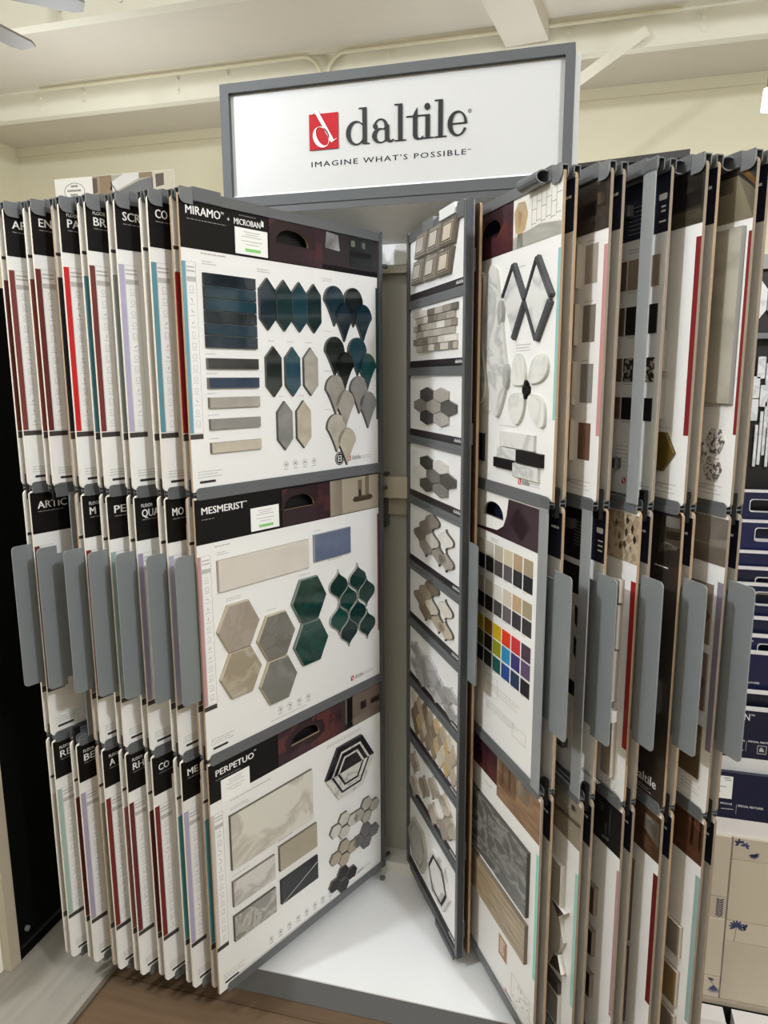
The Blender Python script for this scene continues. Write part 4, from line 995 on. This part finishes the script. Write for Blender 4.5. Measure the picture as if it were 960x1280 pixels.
# bottom row
b = Board('W3', 0, 'bottom board of the third right page with white picture frame tiles and pale teal stripe')
b.header(.512, PURP[0], x1=.25)
shot(b, [([(.50, .555), (.641, .565), (.641, .575), (.50, .565)], 2), ([(.50, .585), (.60, .59), (.60, .614), (.50, .614)], 1), ([(.605, .59), (.625, .592), (.625, .605), (.605, .603)], 3)], [mat('#8e8574', .4, .2, 10), mat('#d6d3c4', .4), mat('#574c3d', .5), mat('#2a2724', .5)], .512)
WTS = mat('#cfcdc5', .3)
b.rect(.42, .592, .340, .445, mat('#b0ada5', .3), th=.012, side=WTS, bev=.003); b.tile(hexa(.545, .265, .065, .075), mat('#bab7b0', .3), th=.009, side=WTS)
b.tile([(.558, .344), (.614, .343), (.590, .317)], mat('#4c4846', .25, .2), th=.014, side=WTS, bev=.001, name='trim_piece'); b.tile([(.578, .213), (.595, .223), (.612, .186), (.560, .176)], mat('#3c3937', .25, .2), th=.014, side=WTS, bev=.001, name='trim_piece')
b.rect(.42, .594, .118, .147, mat('#45433f', .25), th=.010); b.rect(.42, .598, .040, .114, mat('#8d8b86', .25), th=.010, side=WTS)
stripe_r(b, '#a0cfc8', .123, .455, .630)
b = Board('W4', 0, 'bottom board of the fourth right page with small dark square tiles and mauve stripe')
b.header(.508, PURP[0], x1=.25)
shot(b, [([(.56, .58), (.575, .58), (.575, .60), (.56, .60)], 3), ([(.585, .53), (.59, .53), (.59, .56), (.585, .56)], 2), ([(.60, .54), (.603, .54), (.603, .60), (.60, .60)], 4), ([(.615, .52), (.618, .52), (.618, .59), (.615, .59)], 4), ([(.575, .52), (.60, .522), (.60, .53), (.575, .528)], 2)], [mat('#141214', .4, .2, 30), BKP[1], mat('#a8a2a0', .5), mat('#77706c', .5), mat('#5c4a48', .5)], .508)
for z0, z1, c in ((.320, .389, '#5a4c40'), (.215, .279, '#16181a'), (.107, .168, '#14151a')): b.rect(.46, .572, z0, z1, mat(c, .2, .1, 20), th=.010, side=mat('#8a7e70', .5), bev=.002)
stripe_r(b, '#b08b93', .118, .477, .633)
b = Board('W5', 0, 'bottom board of the fifth right page with two near black planks, red stripe')
b.header(.511, PURP[0], x1=.25)
shot(b, [([(.50, .60), (.60, .614), (.50, .614)], 1), ([(.59, .565), (.637, .545), (.637, .600), (.59, .60)], 2), ([(.597, .575), (.63, .56), (.63, .585), (.597, .592)], 1), ([(.57, .54), (.585, .535), (.585, .58), (.57, .58)], 3), ([(.59, .52), (.637, .513), (.637, .535), (.59, .552)], 4)], [mat('#4d3421', .4, .2, 10), mat('#27221c', .4), mat('#d6d2c6', .4), mat('#7a4f2c', .4), mat('#9a7458', .4)], .511)
for z0, z1 in ((.270, .470), (.060, .252)): b.rect(.40, .565, z0, z1, mat('#1b1512', .3, .3, 6, kind='wood', col2='#2c221c', stretch=(2, 2, 14)), th=.010, side=mat('#57483d', .5))
stripe_r(b, '#601210', .171, .482, .627)
b = Board('W6', 0, 'bottom board of the outermost right page with three beige framed tiles and grey blue stripe')
b.header(.519, PURP[0], x1=.25)
shot(b, [([(.50, .54), (.62, .53), (.641, .545), (.641, .56), (.50, .57)], 1), ([(.605, .55), (.613, .55), (.613, .614), (.605, .614)], 2), ([(.63, .55), (.636, .55), (.636, .614), (.63, .614)], 2), ([(.60, .60), (.641, .59), (.641, .60), (.60, .61)], 3)], [mat('#4f3020', .4, .2, 12), mat('#80543a', .4), mat('#241510', .4), mat('#a56a5c', .4)], .519)
for z0, z1, c in ((.275, .350, '#8c8378'), (.153, .239, '#8a7551'), (.040, .128, '#857b6f')):
    b.rect(.46, .605, z0, z1, mat(c, .3, .1, 16), th=.008, side=mat('#b5aa9c', .5), bev=.002)
stripe_r(b, '#93aead', .142, .493, .628)

# ============================================================ LEFT: black cabinet side and plank base
cab = empty('black_cabinet', (-.955, 1.9, 0)); tag(cab, 'black display cabinet side standing left of the rack above a grey plank base', 'cabinet')
mb = MB(); mb.box(-.06, 0, -.425, .68, .021, 1.87); mb.build('side_panel', mat('#030303', .9, .1, 6, spec=.1), cab)
mb = MB(); mb.box(0, .006, -.42, .75, .055, .065); mb.build('bottom_lip', mat('#101012', .3), cab)
mb = MB(); mb.cyl((.0, -.39, .10), (.006, -.39, .10), .008, 12); mb.build('screw', GREYL, cab)
mb = MB(); mb.box(-.075, .004, -.462, -.425, .021, 1.87); mb.build('front_edge', mat('#b7ac98', .5, .05, 8), cab)
mb = MB(); mb.box(-.24, -.022, -.70, -.463, .021, .46); o = mb.build('display_plinth', mat('#f3f0e8', .4), None)
o.location = (-.955, 1.9, 0); tag(o, 'bright white display block at the far left edge, in front of the black cabinet', 'display block')
mb = MB(); mb.box(-1.25, -.690, 0.35, 2.6, .002, .020); o = mb.build('plank_base', mat('#8c877e', .5, .1, 3, kind='wood', col2='#999389', stretch=(14, 1, 14)))
tag(o, 'light grey wood grain plank lying on the floor below the outer left pages', 'plank')


# printed poster on a stand at upper left
ps = empty('poster_stand', (-1.73, 3.3, 0)); tag(ps, 'white poster with oval crest and shelf photo, standing high behind the left pages', 'poster')
def q_(pts): return [(x + 1.73, z) for x, z in pts]
mb = MB(); mb.box(-.328, .330, 0, .012, 1.95, 2.611); mb.build('poster_panel', mat('#ece9e2', .5, .01, 4), ps)
mb = MB(); o_, i_ = ring(-1.947 + 1.73, 2.548, .058, .040, .0022, 32); add_ring(mb, o_, i_, -.001, 0)
for k, (a, c, w_) in enumerate(((-.018, 2.572, .036), (-.040, 2.552, .030), (-.006, 2.551, .046), (-.022, 2.532, .040), (-.014, 2.522, .026))):
    x = -.217 + a
    while x < -.217 + a + w_: mb.prism(rot_pts([(-.0016, -.004), (.0016, -.004), (.003, .005), (0, .005)], k * .2, (x, c)), -.001, 0); x += .0058
mb.build('printed_crest', mat('#55524f', .6), ps)
mb = MB()
for pts, k in (([(-1.842, 2.0), (-1.402, 2.0), (-1.402, 2.609), (-1.842, 2.609)], 0), ([(-1.842, 2.0), (-1.80, 2.0), (-1.80, 2.609), (-1.842, 2.609)], 1), ([(-1.80, 2.0), (-1.72, 2.0), (-1.735, 2.609), (-1.80, 2.609)], 2), ([(-1.743, 2.575), (-1.661, 2.611), (-1.584, 2.609), (-1.586, 2.585), (-1.715, 2.534)], 3), ([(-1.745, 2.545), (-1.735, 2.57), (-1.71, 2.535), (-1.715, 2.525)], 3), ([(-1.72, 2.45), (-1.69, 2.535), (-1.58, 2.575), (-1.51, 2.585), (-1.51, 2.45)], 4), ([(-1.584, 2.585), (-1.51, 2.585), (-1.51, 2.609), (-1.584, 2.609)], 2), ([(-1.513, 2.0), (-1.402, 2.0), (-1.402, 2.609), (-1.513, 2.609)], 5), ([(-1.493, 2.538), (-1.451, 2.545), (-1.45, 2.598), (-1.495, 2.596)], 6), ([(-1.84, 2.53), (-1.815, 2.535), (-1.815, 2.60), (-1.84, 2.60)], 6), ([(-1.836, 2.50), (-1.815, 2.50), (-1.815, 2.52), (-1.836, 2.52)], 6)):
    mb.prism(q_(pts), -.001 - .0004 * (k > 0) - .0003 * (k > 3) - .0003 * (k > 5), 0, k)
mb.build('photo', [mat('#b3aca0', .5), mat('#a08d78', .5), mat('#8e7a60', .5, .1, 20), mat('#dcdad6', .5), mat('#6f7072', .5, .2, 12), mat('#c9c1ae', .5), mat('#5d5048', .5)], ps)
mb = MB(); mb.cyl((0, .03, .03), (0, .03, 2.4), .018, 14); mb.build('stand_pole', DKGREY, ps)
mb = MB(); mb.cyl((0, .03, 0), (0, .03, .03), .20, 24); mb.build('stand_base', DKGREY, ps)

# ============================================================ RIGHT: neighbouring displays
bd = empty('black_display_stand', (.62, 2.42, 0)); tag(bd, 'flat black top of a tall display stand behind the right pages, level with the sign', 'display stand')
mb = MB(); mb.box(-.15, .155, -.03, .03, .03, 2.245); mb.build('upright_panel', BLACK, bd)
mb = MB(); mb.prism([(-.152, 2.245), (.158, 2.25), (.158, 2.272), (-.152, 2.256)], -.035, .035); mb.build('top_cap', mat('#2a2524', .5), bd)
mb = MB(); mb.box(-.2, .2, -.15, .15, 0, .03); mb.build('base_plate', BLACK, bd)

ms = empty('mosaic_stand', (1.12, 2.115, 0)); tag(ms, 'black upright board at the right edge holding white mosaic tile pieces', 'display stand')
mb = MB(); mb.box(-.32, .33, 0, .02, .03, 1.90); mb.build('backing_board', mat('#0c0c0d', .45, .1, 10), ms)
mb = MB(); mb.box(-.32, .33, -.012, .02, 1.90, 1.935); mb.build('top_edge', mat('#8c8a84', .4), ms)
mb = MB(); mb.box(-.32, .33, -.03, 0, 1.728, 1.742); mb.build('shelf_lip', mat('#77777a', .3), ms)
mb = MB(); mb.box(-.32, .33, -.10, .15, 0, .03); mb.build('base_plate', BLACKM, ms)
WT = mat('#dfe0e2', .2, .06, 20, kind='marble', col2='#c3c6ca')
def mosaic(name, label, polys, x, z):
    t = empty(name, (x, 2.1145, z)); tag(t, label, 'tile sheet', 'mosaic sheets on the black board')
    for p in polys: 
        mb = MB(); mb.prism([(a - x, c - z) for a, c in p], -.008, 0, bev=.001); mb.build('tile', WT, t)
mosaic('mosaic_sheet', 'white gem shaped mosaic sheet with zigzag lower edge, highest on the black board', [[(x, 1.775), (x + .018, 1.80), (x + .018, 1.85), (x, 1.875), (x - .018, 1.85), (x - .018, 1.80)] for x in (.935, .973, 1.011, 1.049)], .99, 1.77)
mosaic('mosaic_sheet', 'cluster of white elongated picket tiles in the middle of the black board', [rr(a, a + .019, c, c + .056, .003) for a, c in ((.944, 1.628), (.965, 1.612), (.934, 1.578), (.955, 1.556), (.934, 1.520), (.986, 1.63), (.986, 1.57), (1.007, 1.61), (1.007, 1.55), (.976, 1.50))], .96, 1.52)
mosaic('mosaic_sheet', 'thin upright glass bar mosaic, lowest on the black board', [rr(a, a + .007, c, c + h_, .002) for a, c, h_ in ((.950, 1.40, .11), (.960, 1.405, .14), (.969, 1.43, .14), (.979, 1.40, .13), (.989, 1.41, .14), (.999, 1.40, .15))], .97, 1.40)

# stack of navy headed boards, each one lower and further forward
NV = ['#161a3e', '#1a1e4a', '#171b40', '#14172f', '#161a3c', '#141832', '#181c40', '#1a1d40', '#11141f', '#151a33']
TOPS = [1.349, 1.276, 1.203, 1.168, 1.135, 1.059, 1.024, .992, .905, .875]
SLOT = {0: (.936, 1.292, 1.326), 1: (.947, 1.222, 1.258), 4: (.940, 1.080, 1.116), 3: (.944, 1.100, 1.145), 6: (.942, .960, 1.004)}
nw = ['topmost', 'second', 'third', 'fourth', 'fifth', 'sixth', 'seventh', 'eighth', 'ninth', 'tenth']
rk = empty('board_rack', (1.12, 1.95, 0)); tag(rk, 'dark stepped rack that carries the navy boards right of the pages', 'rack')
mb = MB()
for x in (-.30, .30):
    mb.box(x - .012, x + .012, -.21, .14, .0, .03); mb.box(x - .012, x + .012, .11, .14, .03, .75)
mb.build('side_frame', BLACKM, rk)
mb = MB()
for i in range(11): mb.box(-.30, .30, -.235 + .03 * (10 - i) + .002, -.235 + .03 * (10 - i) + .022, .03, .112 if i == 10 else .14)
mb.build('step', BLACKM, rk)
for i, zt in enumerate(TOPS):
    y = 1.76 + .03 * (9 - i)
    e = empty('navy_sample_board', (1.12, y, .14)); tag(e, 'navy headed board with white top edge, %s of the stepped stack at right' % nw[i] + (', lettered ON' if i == 9 else ''), 'sample board', 'navy boards in the stepped stack')
    h = zt - .14; lo = h - .125
    mb = MB(); M_ = [mat(NV[i], .35, .06, 10), mat('#dcd9d8', .5, .02, 6)]
    if i in SLOT:
        x0, z0, z1 = SLOT[i]; x0 -= 1.12; z0 -= .14; z1 -= .14; x1 = x0 + .10
        mb.box(-.32, x0, 0, .012, lo, h - .004, 0); mb.box(x1, .28, 0, .012, lo, h - .004, 0); mb.box(x0, x1, 0, .012, lo, z0, 0); mb.box(x0, x1, 0, .012, z1, h - .004, 0)
    else: mb.box(-.32, .28, 0, .012, lo, h - .004, 0)
    mb.box(-.32, .28, 0, .012, 0, lo, 1); mb.box(-.32, .28, -.0006, .012, h - .006, h, 1)
    mb.build('panel', M_, e)
    if i in SLOT:
        mb = MB(); o_ = rr(x0, x1, z0, z1, .008); n_ = len(o_); cx, cz = (x0 + x1) / 2, (z0 + z1) / 2
        i_ = [(cx + (p[0] - cx) * .955, cz + (p[1] - cz) * .88) for p in o_]; add_ring(mb, o_, i_, -.0008, .012); mb.build('slot_rim', mat('#c9c6c6', .5), e)
    if i == 9:
        text('ON', .893 - 1.12, .8445 - .14, .0165, -.0002, LETW, e, 'lettering', .0265); text('TM', .9215 - 1.12, .8565 - .14, .004, -.0002, LETW, e, 'lettering', .008)
        text('PRICING', .889 - 1.12, .791 - .14, .0038, -.0002, LETW, e, 'lettering', .024); text('SPECIAL FEATURES', .920 - 1.12, .791 - .14, .0042, -.0002, LETW, e, 'lettering', .056)
        mb = MB(); mb.box(.9165 - 1.12, .9172 - 1.12, -.0006, 0, .627, .652); add_outline(mb, .941 - 1.12, .961 - 1.12, .624, .645, .0012, -.0006, 0); mb.prism([(-.1745, .630), (-.164, .630), (-.166, .637), (-.171, .641), (-.174, .636)], -.0006, 0); mb.prism([(-.226, .630), (-.208, .628), (-.208, .6293), (-.226, .6315)], -.0006, 0); mb.build('feature_icons', INKL, e)
    if i == 7:
        text('TM', .909 - 1.12, .9775 - .14, .004, -.0002, LETW, e, 'lettering', .008); text('SPECIAL FEATURES', .894 - 1.12, .9125 - .14, .0042, -.0002, LETW, e, 'lettering', .053)
    if i == 6:
        text('E', .9135 - 1.12, .994 - .14, .014, -.0002, LETW, e, 'lettering', .0095); text('TM', .924 - 1.12, 1.006 - .14, .004, -.0002, LETW, e, 'lettering', .008)
# front board: navy header above cream tiles with blue flowers
y = 1.73
e = empty('navy_sample_board', (1.12, y, .112)); tag(e, 'front board of the stepped stack with cream flower tiles below its navy header', 'sample board', 'navy boards in the stepped stack')
Z_ = lambda z: z - .112
X_ = lambda x: x - 1.12
mb = MB(); mb.box(-.32, .28, 0, .012, Z_(.567), Z_(.608), 1); mb.box(-.32, .28, 0, .012, Z_(.608), Z_(.724), 0); mb.box(-.32, .28, 0, .012, 0, Z_(.567), 1); mb.build('panel', [mat('#161b38', .35, .06, 10), mat('#e3dedd', .5, .02, 6)], e)
mb = MB(); mb.box(X_(.845), X_(.889), -.0014, 0, Z_(.658), Z_(.714)); c_ = mb.build('price_card', PAPER, e)
mb = MB()
for a, b_, z in ((.868, .884, .709), (.872, .886, .704), (.852, .876, .687), (.860, .864, .674)): mb.box(X_(a), X_(b_), -.0018, -.0014, Z_(z), Z_(z) + .0018)
mb.build('card_print', INKG, c_)
text('PRICING', X_(.866), Z_(.6425), .0042, -.0002, LETW, e, 'lettering', .025); text('SPECIAL FEATURES', X_(.904), Z_(.6405), .0048, -.0002, LETW, e, 'lettering', .054)
mb = MB(); mb.box(X_(.9005), X_(.9013), -.0006, 0, Z_(.621), Z_(.646)); mb.prism([(X_(.868), Z_(.630)), (X_(.895), Z_(.631)), (X_(.895), Z_(.6325)), (X_(.868), Z_(.6315))], -.0006, 0); mb.build('feature_icons', INKL, e)
CT = [mat(h, .3, .04, 5) for h in ('#c2b7a4', '#bdb2a0', '#c7bcaa')]
def ct(x0, x1, z0, z1, k=0):
    mb = MB(); mb.prism([(X_(x0) + .0008, Z_(z0) + .0008), (X_(x1) - .0008, Z_(z0) + .0008), (X_(x1) - .0008, Z_(z1) - .0008), (X_(x0) + .0008, Z_(z1) - .0008)], -.007, 0, bev=.001); return mb.build('tile', CT[k % 3], e)
ct(.802, .897, .403, .565, 0); ct(.802, .897, .345, .403, 1); ct(.802, .897, .185, .345, 2); d3 = ct(.802, .897, .125, .185, 0)
ct(.8985, 1.05, .508, .565, 1); ct(1.05, 1.20, .508, .565, 2); ct(.8985, 1.20, .345, .508, 0); ct(.8985, 1.05, .288, .345, 2); ct(1.05, 1.2, .288, .345, 1); ct(.8985, 1.20, .125, .288, 1)
for z0, z1 in ((.508, .565), (.345, .508), (.288, .345), (.125, .288)): ct(1.20, 1.398, z0, z1, 2)
mb = MB(); mb.box(-.32, .28, -.012, .0, 0, Z_(.125)); mb.build('bottom_ledge', mat('#a89d8c', .5), e)
BLU = [mat('#4a5377', .4, .15, 60), mat('#2f3550', .4, .15, 60)]
def petals(mb, x, z, n, r, w_, a0, sp, k=0):
    for q in range(n):
        a = a0 + sp * q
        mb.prism(rot_pts([(0, 0), (r * .5, w_), (r, w_ * .4), (r, -w_ * .4), (r * .5, -w_)], a, (X_(x), Z_(z))), -.0076, -.0068, k)
def flower(heads, stem=None):
    mb = MB()
    for h_ in heads: petals(mb, *h_)
    if stem: mb.prism(strip((X_(stem[0]), Z_(stem[1])), (X_(stem[2]), Z_(stem[3])), .001), -.0075, -.0068, 1)
    mb.build('painted_flower', BLU, e)
flower([(.923, .331, 9, .017, .0032, -.5, .52, 0)], (.923, .331, .920, .289)); flower([(.944, .332, 4, .010, .003, 1.5, .9, 1)])
flower([(.913, .552, 4, .011, .003, .6, 1.1, 1)]); flower([(.926, .546, 5, .010, .003, -.6, .9, 0)]); flower([(.946, .528, 6, .012, .003, -2.6, .55, 0)])
flower([(.882, .350 + .006 * k, 2, .011, .0016, .7, 1.7, 1) for k in range(8)], (.882, .347, .882, .398))
flower([(.884, .160, 6, .022, .002, -2.2, .25, 0), (.868, .178, 3, .016, .001, -.5, .2, 1)], (.870, .177, .884, .160))
# white cartons under the stack
for k, (x0, x1, lab) in enumerate(((.80, .905, 'low white carton with a red mark on the floor under the navy boards'), (.925, 1.36, 'wide white carton on the floor right of the black post under the navy boards'))):
    t = empty('carton', ((x0 + x1) / 2, 1.64, 0)); tag(t, lab, 'carton')
    mb = MB(); mb.box(-(x1 - x0) / 2, (x1 - x0) / 2, -.06, .07, .0, .114); mb.build('carton_body', mat('#e6e1e0', .5, .02, 8), t)
    mb = MB(); mb.box(-(x1 - x0) / 2 - .001, (x1 - x0) / 2 + .001, -.062, .02, .114, .117); mb.build('carton_flap', mat('#d5cfcd', .5), t)
    if k == 0: mb = MB(); mb.box(.0, .03, -.0608, -.06, .092, .099); mb.build('printed_mark', mat('#b07a75', .5), t)
mb = MB(); mb.box(-.009, .009, -.03, .03, 0, .112); mb.box(-.012, .012, -.035, .035, 0, .006); o = mb.build('floor_post', BLACK); o.location = (.915, 1.62, 0); tag(o, 'short black post between the two white cartons at lower right', 'post')

# hanging lamp and ceiling fan
lp = empty('pendant_lamp', (1.088, 3.0, ZC)); tag(lp, 'small white glowing lamp hanging on a dark rod at the right edge', 'lamp')
mb = MB(); mb.cyl((0, 0, -.03), (0, 0, 0), .05, 20); mb.cyl((0, 0, -.99), (0, 0, -.03), .008, 10); mb.build('rod', DKGREY, lp)
mb = MB(); mb.cyl((0, 0, -1.06), (0, 0, -.99), .022, 20, r2=.018); mb.build('bulb', mat('#fff6e8', .4, emit=6), lp)
fan_ = empty('ceiling_fan', (-2.009, 2.361, ZC)); tag(fan_, 'grey ceiling fan with its blade tips showing at the upper left corner', 'ceiling fan')
mb = MB(); mb.cyl((0, 0, -.42), (0, 0, 0), .015, 10); mb.cyl((0, 0, -.04), (0, 0, 0), .06, 20); mb.build('downrod', GREYD, fan_)
mb = MB(); mb.cyl((0, 0, -.54), (0, 0, -.42), .10, 24, r2=.07); mb.build('motor', GREYD, fan_)
for k in range(8):
    a = math.atan2(.45, .536) + k * radians(45)
    d = Vector((cos(a), sin(a))); n = Vector((-d.y, d.x)); mb = MB()
    P = [d * .09 + n * .03, d * .25 + n * .05, d * .66 + n * .06, d * .70 + n * .04, d * .70 - n * .04, d * .66 - n * .06, d * .25 - n * .05, d * .09 - n * .03]
    i = len(mb.v); mb.v = [(p.x, p.y, -.505) for p in P] + [(p.x, p.y, -.495) for p in P]
    mb.f = [tuple(range(8)), tuple(range(15, 7, -1))] + [(q, (q + 1) % 8, 8 + (q + 1) % 8, 8 + q) for q in range(8)]; mb.mi = [0] * 10
    mb.build('blade', mat('#8d877d', .5), fan_)
